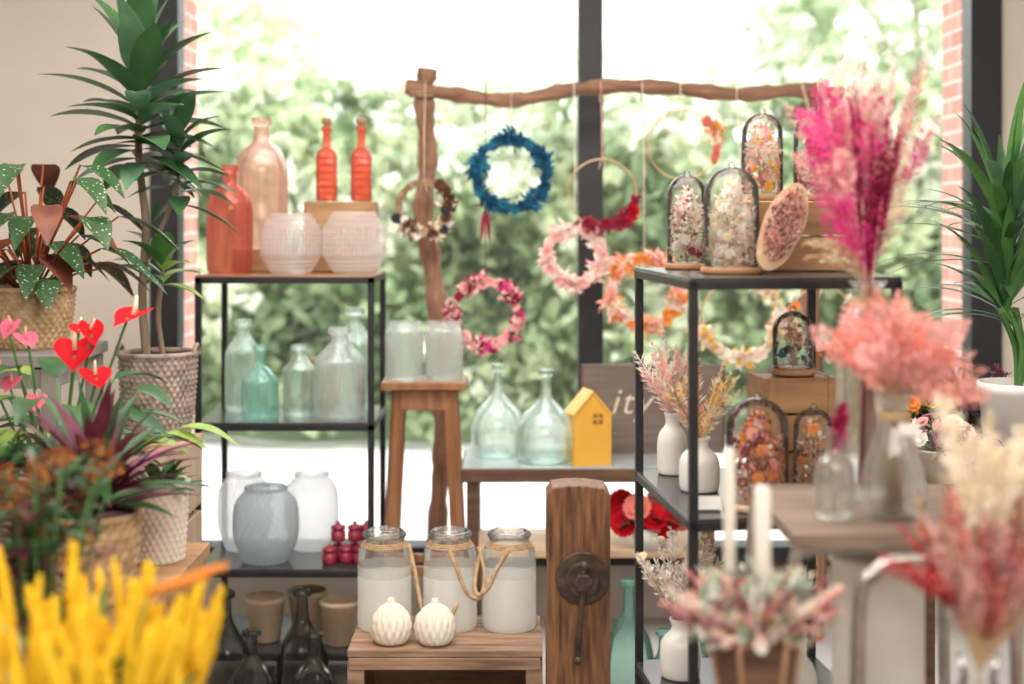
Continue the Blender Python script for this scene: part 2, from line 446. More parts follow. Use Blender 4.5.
def tree(name, x, y, h, cr, n, mats, zc):
    b = MB()
    b.tube([(0, 0, 0), (.05, 0, h*.4), (0, .05, h*.9)], [.1, .08, .04], H_trunk, 10)
    for k in range(7):
        a = k*2.4; b.tube([(0, 0, h*.45+k*.15), (math.cos(a)*cr*.7, math.sin(a)*cr*.7, h*.6+k*.2)], [.035, .01], H_trunk, 6)
    for _ in range(n):
        d = rdir(); r = cr*R.uniform(.3, 1)**.5
        p = V((d.x*r, d.y*r, zc+d.z*r*1.1))
        b.petal(p, d+rdir(), R.uniform(.14, .26), R.uniform(.1, .17), R.choice(mats))
    b.make(name, (x, y, 0))
tree('garden_tree', 3.7, 13.0, 4.0, 1.5, 3400, [H_4, H_2, H_4, H_1], 3.4)
tree('garden_tree', -2.9, 13.2, 3.0, 1.15, 1900, [H_4, H_2, H_2], 2.6)
tree('garden_tree', .4, 13.4, 2.6, .9, 900, [H_4, H_4, H_2], 2.2)
b = MB()
b.box((0, 0, 1.6), (9, 4, 3.2), M_house)
b.add([(-4.8, -2.4, 3.1), (4.8, -2.4, 3.1), (4.8, 0, 4.4), (-4.8, 0, 4.4), (-4.8, 2.4, 3.1), (4.8, 2.4, 3.1)], [(0, 1, 2, 3), (3, 2, 5, 4)], M_roof, False)
b.make('neighbour_house', (1.5, 19, 0))

# ------------------------------------------------------------------ left shelf
def metal_shelf(name, loc, w, d, top, levels, rz, mats, t=.02):
    b = MB()
    for x in (t/2, w-t/2):
        for y in (t/2, d-t/2):
            b.box((x, y, top/2), (t, t, top), M_black)
    for z, m in zip(levels, mats):
        b.box((w/2, t/2, z-t/2-.006), (w, t, t), M_black); b.box((w/2, d-t/2, z-t/2-.006), (w, t, t), M_black)
        b.box((t/2, d/2, z-t/2-.006), (t, d, t), M_black); b.box((w-t/2, d/2, z-t/2-.006), (t, d, t), M_black)
        b.box((w/2, d/2, z-.006), (w-.004, d-.004, .012), m)
    return b.make(name, loc, rz, bevel=.0015)
metal_shelf('metal_shelf', (-1.0, 4.48, 0), .565, .43, 1.30, [.12, .383, .845, 1.31], 0, [M_shelfg, M_shelfg, M_shelfg, M_shelfw])

def place(b, name, x, y, z, rz=0, bevel=0): return b.make(name, (x, y, z+.0008), rz, bevel)

def jug(r, h, mat, seg=48):
    b = MB()
    b.lathe([(0, .004), (r*.75, 0), (r*.93, .015*h), (r, h*.12), (r*1.0, h*.5), (r*.96, h*.64), (r*.74, h*.75), (r*.4, h*.81), (r*.3, h*.86), (r*.29, h*.92), (r*.29, h*.94), (r*.38, h*.95), (r*.38, h)], mat, seg=seg, k=4, wall=.003)
    return b
place(jug(.074, .35, G_pink), 'coral_glass_bottle', -.913, 4.60, 1.31)
b = MB(); b.box((0, 0, .0375), (.17, .15, .075), W_mid); place(b, 'wooden_block', -.845, 4.80, 1.31, bevel=.003)
place(jug(.088, .44, G_rose), 'rose_glass_bottle', -.845, 4.80, 1.386)

def ribvase(r, h):
    b = MB()
    rib = lambda a, z: .0024*math.cos(a*44) if h*.3 < z < h*.72 else 0
    prof = [(0, .003), (r*.62, .0), (r*.68, .004)]
    for i in range(7): t = i/6; prof.append((r*(.68+.32*t), .006+h*.26*t))
    for i in range(1, 19): t = i/18; prof.append((r*(1+.002*math.sin(t*30)), h*.27+h*.46*t))
    for i in range(1, 7): t = i/6; prof.append((r*(1-.3*t), h*.73+h*.25*t))
    prof += [(r*.7, h), (r*.66, h), (r*.66, h*.97)]
    b.lathe(prof, F_ribbed, seg=264, disp=rib)
    for k in range(5): b.torus((0, 0, h*(.33+.085*k)), r*1.0, .0022, F_ribbed, 'z', 64, 6)
    for k in range(3): b.torus((0, 0, h*(.06+.07*k)), r*(.74+.09*k), .002, F_ribbed, 'z', 64, 6)
    for k in range(2): b.torus((0, 0, h*(.8+.09*k)), r*(.91-.1*k), .002, F_ribbed, 'z', 64, 6)
    return b
place(ribvase(.097, .195), 'ribbed_glass_vase', -.715, 4.60, 1.31)
place(ribvase(.101, .2), 'ribbed_glass_vase', -.510, 4.60, 1.31)

def woodbox(w, d, h, mat, planks=3, t=.01, slot=True):
    b = MB()
    ph = h/planks
    for i in range(planks):
        z = ph*(i+.5)
        b.box((0, -d/2+t/2, z), (w, t, ph*.94), mat); b.box((0, d/2-t/2, z), (w, t, ph*.94), mat)
        b.box((-w/2+t/2, 0, z), (t, d-2*t, ph*.94), mat); b.box((w/2-t/2, 0, z), (t, d-2*t, ph*.94), mat)
    b.box((0, 0, h-t), (w-2*t, d-2*t, t), mat)
    for sx in (-1, 1):
        b.box((sx*(w/2-t*1.6), -d/2-t*.2, h/2), (t*1.6, t*.5, h), mat)
    return b
b = woodbox(.235, .15, .235, W_mid, 3); place(b, 'wooden_display_box', -.575, 4.80, 1.31, bevel=.002)
def redbottle():
    b = MB(); r = .034
    b.lathe([(0, .002), (r*.9, 0), (r, .006), (r, .15), (r*.9, .166), (r*.42, .18), (r*.38, .2), (r*.38, .235), (r*.52, .237), (r*.52, .25), (r*.4, .252)], G_redb, seg=32, sq=5)
    b.lathe([(r*.36, .25), (r*.36, .262), (r*.5, .264), (r*.5, .28), (0, .282)], W_mid, seg=16)
    for k in range(6): b.torus((0, 0, .025+.024*k), r*1.05, .0026, G_redb, 'z', 32, 6)
    return b
place(redbottle(), 'red_glass_bottle', -.625, 4.80, 1.546); place(redbottle(), 'red_glass_bottle', -.508, 4.80, 1.546)

def bottle(r, h, mat, neck=.3, shoulder=.6, seg=44, disp=None, cork=False):
    b = MB()
    b.lathe([(0, .004), (r*.8, 0), (r*.96, h*.02), (r, h*.08), (r, h*shoulder*.85), (r*.93, h*shoulder), (r*.55, h*(shoulder+.12)), (r*neck, h*(shoulder+.2)), (r*neck, h*.93), (r*neck*1.35, h*.94), (r*neck*1.35, h*1.0)], mat, seg=seg, k=5, disp=disp, wall=.0028)
    return b
dia = lambda nn, kz, amp: (lambda a, z: amp*(abs(math.sin(nn*a/2+kz*z))+abs(math.sin(nn*a/2-kz*z))-1))
place(bottle(.060, .305, G_mint, .34, .66), 'mint_glass_bottle', -.90, 4.76, .845)
place(bottle(.060, .235, G_teal, .28, .54), 'teal_glass_bottle', -.812, 4.585, .845)
place(bottle(.053, .23, G_mint, .38, .68), 'mint_glass_bottle', -.694, 4.64, .845)
place(bottle(.080, .29, G_mint2, .32, .66, 96, dia(18, 90, .004)), 'embossed_glass_bottle', -.555, 4.59, .845)
place(bottle(.066, .34, G_mint, .36, .66), 'mint_glass_bottle', -.53, 4.80, .845)
b = woodbox(.09, .06, .17, W_light, 2); place(b, 'wooden_gift_box', -.665, 4.85, .845)

def frvase(r, h, mat):
    b = MB()
    b.lathe([(0, .004), (r*.55, 0), (r*.7, h*.04), (r*.96, h*.3), (r, h*.55), (r*.93, h*.78), (r*.72, h*.9), (r*.62, h*.94), (r*.64, h), (r*.58, h), (r*.56, h*.94)], mat, seg=112, k=7, disp=dia(26, 95, .005))
    return b
place(frvase(.088, .255, F_white), 'frosted_vase', -.895, 4.76, .383)
place(frvase(.103, .24, F_grey), 'frosted_vase', -.795, 4.595, .383)
place(frvase(.088, .255, F_white), 'frosted_vase', -.672, 4.765, .383)
b = MB()
def votive(b, x, y, z):
    b.lathe([(0, 0), (.021, 0), (.024, .004), (.024, .03), (.02, .033), (.02, .037), (.024, .039), (.024, .048), (.01, .053), (.006, .056), (.007, .062), (0, .065)], M_maroon, (x, y, z), 20)
for i, (x, y) in enumerate([(0, 0), (.052, .01), (.1, 0), (.025, .055), (.078, .06), (.125, .055)]): votive(b, x, y, 0)
for i, (x, y) in enumerate([(.025, .028), (.078, .03), (.115, .035)]): votive(b, x, y, .0655)
place(b, 'maroon_candle_jars', -.585, 4.56, .383)

def demij(r, h, mat):
    b = MB()
    b.lathe([(0, .01), (r*.5, .006), (r*.85, 0), (r*.98, h*.06), (r, h*.2), (r*.97, h*.36), (r*.8, h*.52), (r*.45, h*.66), (r*.25, h*.76), (r*.21, h*.9), (r*.21, h*.93), (r*.34, h*.94), (r*.34, h*.98), (r*.22, h)], mat, seg=40, k=5)
    b.torus((0, 0, h*.955), r*.28, r*.06, mat, 'z', 24, 8)
    return b
for x, y, h, r in ((-.87, 4.32, .36, .083), (-.64, 4.34, .36, .083), (-.755, 4.12, .30, .08), (-.575, 4.12, .29, .08)):
    place(demij(r, h, G_smoke), 'smoked_glass_bottle', x, y, 0)
for x, y in ((-.80, 4.62), (-.555, 4.58), (-.675, 4.70)):
    b = MB()
    b.lathe([(0, 0), (.042, 0), (.048, .004), (.062, .125), (.066, .128), (.066, .142), (.058, .142), (.046, .02), (0, .02)], M_terra, seg=40)
    place(b, 'clay_cup', x, y, .12)

# ------------------------------------------------------------------ crate + jars
b = MB(); w, d, h = .525, .34, .33
for i in range(4): b.box((0, -d/2+.042+i*.0855, h-.009), (w, .08, .018), W_crate)
for sx in (-1, 1):
    for i in range(3): b.box((sx*(w/2-.008), 0, .055+i*.1), (.016, d-.01, .09), W_crate)
    for sy in (-1, 1): b.box((sx*(w/2-.03), sy*(d/2-.02), (h-.02)/2), (.03, .03, h-.02), W_crate)
for i in range(3):
    b.box((0, d/2-.008, .055+i*.1), (w-.034, .014, .09), W_crate)
b.box((0, -d/2+.006, h-.036), (w-.01, .012, .032), W_crate)
b.box((0, -d/2+.006, .05), (w-.01, .012, .08), W_crate)
b.box((0, 0, .012), (w-.034, d-.03, .012), W_dark)
place(b, 'wooden_crate', -.18, 3.985, 0, bevel=.002)

def jar():
    b = MB(); r = .076
    b.lathe([(0, .004), (r*.85, 0), (r, .012), (r*1.0, .08), (r, .15)], F_milk, seg=48, k=3)
    b.lathe([(r, .15), (r, .18)], F_milk2, seg=48)
    b.lathe([(r, .18), (r, .2), (r*.93, .225), (r*.75, .24), (r*.68, .245), (r*.68, .252)], G_clear, seg=48, k=3)
    b.lathe([(r*.68, .25), (r*.76, .252), (r*.78, .258), (r*.76, .27), (r*.7, .274), (r*.66, .27)], G_clear, seg=48)
    b.torus((0, 0, .262), r*.75, .006, G_clear, 'z', 40, 8)
    for k in range(3): b.torus((0, 0, .232+.005*k), r*.86-.004*k, .003, M_rope, 'z', 40, 6)
    return b
JZ = .33
for i, x in enumerate((-.362, -.176, -.008)):
    b = jar()
    if i == 0: pts = [(.068, .0, .235), (.09, -.04, .16), (.115, -.08, .06), (.15, -.1, .022), (.18, -.098, .03), (.21, -.09, .09)]
    elif i == 1: pts = [(.0, -.068, .235), (.02, -.078, .19), (.05, -.085, .12), (.085, -.07, .10), (.1, -.04, .15), (.082, -.01, .23)]
    else: pts = [(.0, -.068, .235), (-.03, -.078, .19), (-.06, -.085, .13), (-.09, -.07, .11), (-.095, -.04, .15), (-.078, -.01, .23)]
    b.tube(cat(pts, 5), .006, M_rope, 8)
    place(b, 'rope_handle_jar', x, 4.04, JZ)
def artichoke():
    b = MB(); r = .054
    b.lathe([(0, .0), (r*.5, .0), (r*.85, .012), (r, .04), (r*.92, .07), (r*.62, .094), (r*.25, .108), (r*.12, .12), (0, .125)], M_cream, seg=80, k=7, disp=dia(16, 62, .004))
    return b
place(artichoke(), 'artichoke_candle', -.33, 3.885, JZ); place(artichoke(), 'artichoke_candle', -.210, 3.88, JZ)

# ------------------------------------------------------------------ old vise beam
b = MB()
pts = [(-.085, 0), (.085, 0), (.085, .70), (.085, .75), (.07, .768), (.02, .775), (-.03, .775), (-.07, .77), (-.085, .75), (-.086, .6), (-.08, .5), (-.086, .4)]
vs = [(x, -.06, z) for x, z in pts]+[(x, .06, z) for x, z in pts]; n = len(pts)
b.add(vs, [tuple(range(n)), tuple(range(2*n-1, n-1, -1))]+[(i, i+n, (i+1) % n+n, (i+1) % n) for i in range(n)], W_old, False)
def disc(b, c, r, t, mat, seg=32, y=-1):
    vs = []
    for k in (0, 1):
        for i in range(seg): a = 2*pi*i/seg; vs.append((c[0]+r*math.cos(a), c[1]-t*k, c[2]+r*math.sin(a)))
    b.add(vs, [tuple(range(seg, 2*seg))]+[(i, (i+1) % seg, (i+1) % seg+seg, i+seg) for i in range(seg)], mat, False)
disc(b, (.01, -.06, .53), .072, .012, M_iron); disc(b, (.01, -.072, .53), .045, .02, M_iron); disc(b, (.01, -.092, .53), .026, .03, M_iron, 6)
b.tube([(.012, -.112, .57), (.008, -.112, .50), (-.004, -.112, .33)], .007, M_iron, 10)
b.ball((.012, -.112, .575), .013, M_iron); b.ball((-.004, -.112, .325), .013, M_iron)
b.tube([(0, .06, .53), (0, .2, .53)], .016, M_iron, 12)
place(b, 'old_workbench_vise', .178, 3.86, 0, bevel=.004)

# ------------------------------------------------------------------ stool with two jars
b = MB()
SH = .96
b.box((0, 0, SH-.0125), (.275, .22, .025), W_stool)
for sx in (-1, 1):
    for sy in (-1, 1):
        t = V((sx*.085, sy*.07, SH-.025)); e = V((sx*.13, sy*.1, 0))
        q = (t-e).to_track_quat('Z', 'Y').to_matrix(); b.box((t+e)/2, (.032, .032, (t-e).length), W_stool, q)
b.box((0, -.075, SH-.06), (.18, .016, .065), W_stool); b.box((0, .075, SH-.06), (.18, .016, .065), W_stool)
b.box((-.088, 0, SH-.06), (.016, .14, .065), W_stool); b.box((.088, 0, SH-.06), (.016, .14, .065), W_stool)
b.box((0, -.085, .35), (.2, .014, .03), W_stool); b.box((0, .085, .35), (.2, .014, .03), W_stool)
b.box((-.115, 0, .28), (.014, .16, .03), W_stool); b.box((.115, 0, .28), (.014, .16, .03), W_stool)
place(b, 'wooden_stool', -.285, 4.68, 0, bevel=.003)
def cutjar():
    b = MB(); r = .06; h = .19
    b.lathe([(0, .005), (r*.9, 0), (r, .01), (r, .06), (r, .12), (r, .155), (r*.9, .168), (r*.86, .172), (r*.92, .178), (r*.92, h)], G_mint2, seg=96, k=6, disp=lambda a, z: dia(22, 95, .0036)(a, z) if .012 < z < .155 else 0, wall=.004)
    return b
place(cutjar(), 'cut_glass_jar', -.352, 4.66, SH); place(cutjar(), 'cut_glass_jar', -.222, 4.66, SH)

# ------------------------------------------------------------------ driftwood frame
b = MB()
def rough(pts, r, mat, k=8):
    P = cat(pts, k); rs = [r*(1+.14*math.sin(i*.9)+.08*math.sin(i*2.3+1)) for i in range(len(P))]
    b.tube(P, rs, mat, 14)
FY = 5.06
rough([(-.300, 0, 2.02), (-.312, 0, 1.9), (-.30, .005, 1.7), (-.315, 0, 1.5), (-.285, 0, 1.32), (-.262, .01, 1.1), (-.262, 0, .9), (-.245, 0, .7), (-.265, 0, .4), (-.262, 0, 0)], .034, W_oldv)
rough([(-.375, -.02, 1.955), (-.2, -.03, 1.925), (0, -.03, 1.905), (.2, -.03, 1.94), (.38, -.03, 1.955), (.6, -.03, 1.945), (.8, -.03, 1.925), (1.0, -.03, 1.94), (1.17, -.03, 1.925)], .026, W_oldh)
rough([(1.08, .0, 1.97), (1.1, 0, 1.6), (1.06, 0, 1.2), (1.1, 0, .7), (1.08, 0, 0)], .03, W_oldv)
for x in (-.32, 1.08):
    for k in range(2): b.torus((x, -.015, 1.92+.012*k), .046, .004, M_rope, 'z', 20, 6)
place(b, 'driftwood_frame', 0, FY, 0)

# ------------------------------------------------------------------ wreaths
WY = FY-.13
M_gold = pmat('gold_wire', (.6, .36, .18), (.7, .44, .23), .4, .5)
M_twig = wood('twig_brown', (.25, .13, .07), (.42, .25, .14), 'x')
def wreath(name, cx, cz, Rr, spans, hoop=None, ribbon=None, top=1.925, thick=.026, petL=.034, petW=.016, dens=.75, ribw=.008, extra=None):
    b = MB()
    hoop = hoop or M_gold
    b.torus((0, 0, 0), Rr, .0028, hoop, 'y', 64, 8)
    for (a0, a1, mats, kind) in spans:
        a0 = math.radians(a0); a1 = math.radians(a1)
        n = int(abs(a1-a0)*Rr*1500*dens)
        if kind == 'twig':
            for k in range(6):
                pts = []
                for i in range(41):
                    a = 2*pi*i/40; rr = Rr+.01*math.sin(a*3+k*1.6); pts.append((rr*math.cos(a), .008*math.cos(a*4+k), rr*math.sin(a)))
                b.tube(pts, .0032, M_twig, 6)
            continue
        b.torus((0, 0, 0), Rr, thick*.25, mats[0], 'y', 40, 8, a0, a1)
        for _ in range(n):
            a = R.uniform(a0, a1); e = V((math.cos(a), 0, math.sin(a)))
            o = rdir(); o = (o+e*R.uniform(-.3, .5)).normalized(); tang = V((-math.sin(a), 0, math.cos(a)))
            lump = .75+.35*math.sin(a*5+cx*20)
            p = e*Rr+o*thick*R.uniform(.1, .55)*lump
            b.petal(p, o+tang*.8, petL*R.uniform(.5, 1.3)*lump, petW*R.uniform(.6, 1.2), R.choice(mats))
        k = int(abs(a1-a0)*Rr*60)
        for i in range(k):
            a = a0+(a1-a0)*(i+R.random())/max(1, k); e = V((math.cos(a), 0, math.sin(a)))
            p = e*(Rr+R.uniform(-.4, .4)*thick)+V((0, -thick*.5, 0))
            b.rosette(p, V((R.uniform(-.4, .4), -1, R.uniform(-.3, .5))), R.uniform(.012, .024), R.choice(mats), 7, None)
    if ribbon:
        zt = top-cz
        b.tube([(0, 0, Rr-.004), (0, .005, (Rr+zt)/2), (0, .05, zt-.02)], .0018, ribbon, 6)
        for sg in (-1, 1):
            b.leaf((0, -.01, Rr+.01), (sg*.25, -.1, -1), .05, ribw, ribbon, 0, 4)
        b.torus((0, .1, zt+.012), .036, .0022, ribbon, 'x', 20, 6)
    if extra:
        z0, LL = extra
        for sg in (-1, 1):
            b.leaf((0, 0, z0), (sg*.12, -.1, -1), LL, .022, ribbon, 0, 6)
            b.leaf((0, 0, z0), (sg*1, -.2, .3), .05, .025, ribbon, .6, 5)
    return place(b, name, cx, WY, cz)
wreath('dried_flower_wreath', -.305, 1.525, .088, [(0, 360, None, 'twig'), (200, 420, [C_cream, C_dkgrey, C_beige, C_brown, C_ivory, C_ivory, C_brown], 'full')], M_twig, C_cream, thick=.036, dens=1.0)
wreath('blue_flower_wreath', -.003, 1.642, .118, [(0, 360, [C_blue, C_blue2, C_blue2, C_blue], 'full')], None, C_cream, petL=.042)
wreath('berry_flower_wreath', -.092, 1.157, .112, [(0, 360, [C_pale, C_crim, C_pale, C_blush, C_crim, C_pale, C_crim, C_hot], 'full')], None, C_crim, extra=(.37, .13))
wreath('crimson_hoop_wreath', .312, 1.575, .118, [(-125, -5, [C_crim, C_crim, C_red, C_crim], 'full')], None, C_pale, thick=.032, dens=1.0)
wreath('blush_flower_wreath', .218, 1.358, .095, [(0, 360, [C_blush, C_ivory, C_blush, C_pale], 'full')], None, C_ivory, petL=.042)
wreath('peach_flower_wreath', .458, 1.232, .118, [(0, 360, [C_salm, C_blush, C_org, C_salm, C_org, C_cream], 'full')], None, C_blush, thick=.032, petL=.044)
wreath('orange_hoop_wreath', .592, 1.742, .12, [(-30, 45, [C_org, C_coral, C_org, C_cream], 'full')], None, C_cream, thick=.022)
wreath('cream_flower_wreath', .79, 1.14, .135, [(-170, 95, [C_cream, C_ivory, C_yel2, C_cream, C_blush], 'full')], None, C_cream, petL=.04)
wreath('meadow_hoop_wreath', 1.075, 1.14, .11, [(150, 400, [C_cream, C_org, C_rust, C_ivory], 'full')], None, C_cream)

# ------------------------------------------------------------------ bench below window
b = MB()
b.box((.26, 0, -.022), (.86, .38, .044), W_dark)
b.box((.26, 0, .001), (.845, .365, .006), pmat('bench_top_bluegrey', (.3, .36, .38), (.4, .45, .47), .3))
for x in (-.13, .65):
    for y in (-.15, .15): b.box((x, y, -.355), (.04, .04, .63), W_dark)
b.box((.26, 0, -.285), (.8, .33, .025), W_light)
place(b, 'window_bench', 0, 4.86, .664, bevel=.002)
BZ = .668
def demi2(r, h):
    b = MB()
    b.lathe([(0, .012), (r*.5, .008), (r*.8, 0), (r*.96, h*.05), (r, h*.16), (r*.97, h*.34), (r*.78, h*.5), (r*.4, h*.62), (r*.2, h*.7), (r*.16, h*.88), (r*.16, h*.92), (r*.24, h*.93), (r*.24, h)], G_demi, seg=56, k=5, wall=.003)
    return b
place(demi2(.093, .32), 'glass_demijohn', -.048, 4.88, BZ); place(demi2(.105, .315), 'glass_demijohn', .114, 4.77, BZ)
b = MB(); w, h1, h2, d = .13, .165, .24, .1
p = [(-w/2, 0), (w/2, 0), (w/2, h1), (0, h2), (-w/2, h1)]
b.add([(x, -d/2, z) for x, z in p]+[(x, d/2, z) for x, z in p], [(0, 1, 2, 3, 4), (9, 8, 7, 6, 5)]+[(i, i+5, (i+1) % 5+5, (i+1) % 5) for i in range(5)], M_yhouse, False)
for sg in (-1, 1):
    q = Matrix.Rotation(sg*math.atan2(h2-h1, w/2), 3, 'Y')
    b.box((sg*w/4, 0, (h1+h2)/2+.004), (.105, d+.008, .007), M_yhouse, q)
M_hole = pmat('window_dark_brown', (.3, .14, .03), None, .7)
b.box((.018, -d/2, .155), (.034, .003, .034), M_hole)
b.box((.018, -d/2-.002, .155), (.004, .003, .034), M_yhouse); b.box((.018, -d/2-.002, .155), (.034, .003, .004), M_yhouse)
place(b, 'yellow_wooden_house', .255, 4.76, BZ, .25, bevel=.001)
b = MB(); b.box((0, 0, .155), (.5, .016, .31), M_board); b.box((0, 0, .003), (.3, .04, .006), M_board)
for sx in (-1, 1): b.box((sx*.247, -.009, .155), (.008, .004, .31), W_dark)
sg_ob = place(b, 'sign_board', .49, 4.96, BZ)
cu = bpy.data.curves.new('sign_text', 'FONT'); cu.body = 'ity'; cu.size = .13; cu.extrude = .001; cu.space_character = 1.1; cu.shear = .3; cu.offset = -.001
to = bpy.data.objects.new('lettering', cu); bpy.context.scene.collection.objects.link(to)
to.parent = sg_ob; to.rotation_euler = (pi/2, 0, 0); to.location = (-.15, -.0105, .14); cu.materials.append(M_cream)

b = MB()
b.lathe([(0, 0), (.05, 0), (.07, .07), (.065, .07), (0, .06)], M_white, seg=24)
for i in range(13):
    a = i*2.4; c = V((math.cos(a)*.1*(i > 0), math.sin(a)*.05, .115+.03*math.sin(i*3)))
    b.tube([(0, 0, .06), c], .002, L_md, 4)
    b.rosette(c, V((math.cos(a)*.5, -1, .4+.3*math.sin(i))), .05, R.choice([C_red, C_red, C_coral]), 8, C_crim)
    b.leaf((0, 0, .07), (math.cos(a), -.4, .3), .12, .04, L_dk)
place(b, 'red_silk_flowers', .46, 4.74, .392)
for x, y, h, r in ((.36, 4.38, .38, .08), (.54, 4.45, .33, .085), (.45, 4.22, .27, .07)):
    place(demij(r, h, G_tealt), 'teal_glass_demijohn', x, y, 0)

# ------------------------------------------------------------------ right shelf
RX, RY, TH = .35, 2.80, math.atan2(.0595, .547)
def RS(u, v): return (RX+u*math.cos(TH)-v*math.sin(TH), RY+u*math.sin(TH)+v*math.cos(TH))
metal_shelf('metal_shelf', (RX, RY, 0), .435, .56, 1.364, [.12, .45, .90, 1.376], TH, [M_shelfg, M_shelfg, M_shelfg, M_shelfg], .018)
TZ, MZ, LZ = 1.376, .90, .45

def cloche(r, h, mats, n=160, base=W_mid, stems=8, L=.02, W=.009):
    b = MB(); bh = .014
    b.lathe([(0, 0), (r*1.1, 0), (r*1.12, .003), (r*1.12, bh-.003), (r*1.06, bh), (0, bh)], base, seg=40)
    prof = [(r, bh), (r, h*.3), (r, h*.62)]
    hs = max(h-r, h*.6)
    for i in range(1, 11): a = i/10*pi/2; prof.append((max(.001, r*math.cos(a)), hs+(h-hs)*math.sin(a)))
    b.lathe(prof, G_dome, seg=48)
    b.torus((0, 0, bh+.002), r, .0025, G_dome, 'z', 40, 6)
    b.ball((0, 0, h+.003), .008, G_dome, 12)
    H = h*.8
    for i in range(stems):
        a = i*2.4; rr = r*.55*math.sqrt((i+.5)/stems)
        tip = V((math.cos(a)*rr, math.sin(a)*rr, bh+H*(1-.35*rr/r)*R.uniform(.6, .95)))
        b.tube([(0, 0, bh), tip], .0012, C_beige, 4)
    for _ in range(n):
        t = R.uniform(.04, 1); a = R.uniform(0, 2*pi); rr = r*.8*math.sqrt(R.random())*min(1, 2.0*(1.1-t))
        p = V((math.cos(a)*rr, math.sin(a)*rr, bh+H*t))
        b.petal(p, rdir(-.3, 1), L*R.uniform(.4, .9), W*R.uniform(.6, 1.2), R.choice(mats))
    for i in range(int(n/12)):
        t = R.uniform(.1, .9); a = R.uniform(0, 2*pi); rr = r*.7*min(1, 1.8*(1.1-t))
        p = V((math.cos(a)*rr, math.sin(a)*rr, bh+H*t))
        b.rosette(p, V((math.cos(a), math.sin(a), .3)), R.uniform(.008, .015), R.choice(mats), 6)
    return b
x, y = RS(.098, .442); place(cloche(.045, .215, [C_ivory, C_ivory, C_crim, C_blush, C_ivory, C_pale], 360), 'glass_dome_with_dried_flowers', x, y, TZ)
x, y = RS(.135, .19); place(cloche(.058, .225, [C_ivory, C_ivory, C_ivory, C_blush, C_cream], 800, L=.02, W=.007), 'glass_dome_with_dried_flowers', x, y, TZ)
x, y = RS(.305, .34); b = woodbox(.26, .17, .155, W_mid, 2); place(b, 'wooden_display_box', x, y, TZ, TH, bevel=.002)
x, y = RS(.245, .34); place(cloche(.046, .195, [C_hot, C_ivory, C_yel2, C_blush, C_pale, C_ivory], 360), 'glass_dome_with_dried_flowers', x, y, TZ+.155)
x, y = RS(.365, .35); place(cloche(.044, .2, [C_ivory, C_coral, C_blush, C_purp], 360), 'glass_dome_with_dried_flowers', x, y, TZ+.155)
b = MB()
q = Matrix.Rotation(-.35, 3, 'X') @ Matrix.Rotation(.42, 3, 'Y')
N = 40; vs = []
for k in (0, 1):
    for i in range(N):
        a = 2*pi*i/N; p = q @ V((.042*math.cos(a)*(1+.03*math.sin(5*a)), -.012*k+.006, .104*math.sin(a))); vs.append(p+V((0, 0, .098)))
b.add(vs, [tuple(range(N))[::-1], tuple(range(N, 2*N))]+[(i, (i+1) % N, (i+1) % N+N, i+N) for i in range(N)], W_light, False)
for _ in range(620):
    a = R.uniform(0, 2*pi); rr = math.sqrt(R.random())*.86; p = q @ V((.038*rr*math.cos(a), -.01, .097*rr*math.sin(a)))+V((0, 0, .098))
    b.petal(p, q @ V((R.uniform(-.6, .6), -1, R.uniform(-.3, .9))), .018, .007, R.choice([C_pale, C_blush, C_pale, C_purp, C_blush, C_beige]))
x, y = RS(.23, .14); place(b, 'wood_slice_flower_ornament', x, y, TZ)
def stemvase(r, h, mat):
    b = MB()
    b.lathe([(0, .003), (r*.8, 0), (r, h*.08), (r*1.02, h*.5), (r*.85, h*.68), (r*.5, h*.8), (r*.45, h*.9), (r*.55, h), (r*.45, h), (r*.38, h*.9)], mat, seg=36, k=4)
    return b
b = stemvase(.034, .14, M_white)
for i in range(14):
    a = R.uniform(-1, 1); d = V((a*.6-.15, R.uniform(-.3, .3), 1)); b.plume((0, 0, .13), d, R.uniform(.13, .19), .024, R.choice([[C_blush, C_ivory], [C_pale, C_blush], [C_ivory, C_blush]]), 80, .0045)
for i in range(3): b.leaf((0, -.005, .13), (-.2+.25*i, -.1, 1), .17, .045, C_salm, .1, 6, .3)
x, y = RS(.075, .492); place(b, 'vase_with_dried_plumes', x, y, MZ)
b = stemvase(.043, .115, M_white)
for i in range(20):
    d = V((R.uniform(-.65, .65)+.1, R.uniform(-.4, .4), 1)); b.plume((0, 0, .105), d, R.uniform(.12, .2), .018, R.choice([[C_cream, C_yel2], [C_coral, C_salm], [C_purp, C_pale], [C_beige, C_cream], [C_cream, C_ivory]]), 60, .004)
x, y = RS(.09, .29); place(b, 'vase_with_dried_plumes', x, y, MZ)
x, y = RS(.165, .1); place(cloche(.064, .225, [C_org, C_coral, C_rust, C_cream, C_org, C_salm, C_crim], 850, W_light, L=.02, W=.01), 'glass_dome_with_dried_flowers', x, y, MZ)
x, y = RS(.315, .35); b = woodbox(.165, .15, .245, W_mid, 3); place(b, 'wooden_display_box', x, y, MZ, TH, bevel=.002)
x, y = RS(.315, .34); place(cloche(.045, .14, [C_dkgrey, C_beige, C_blue2, C_ivory], 90, W_mid), 'glass_dome_with_dried_flowers', x, y, MZ+.245)
x, y = RS(.31, .18); place(cloche(.042, .19, [C_cream, C_rust, C_beige, C_ivory, C_org], 160), 'glass_dome_with_dried_flowers', x, y, MZ)
b = MB()
for k, (u, v) in enumerate(((.06, .08), (.25, .05))):
    x, y = RS(u, v); b.box((x, y, .0145), (.045, .012, .027), M_white, Matrix.Rotation(-.3, 3, 'X'))
place(b, 'price_cards', 0, 0, MZ)
b = stemvase(.045, .13, M_white)
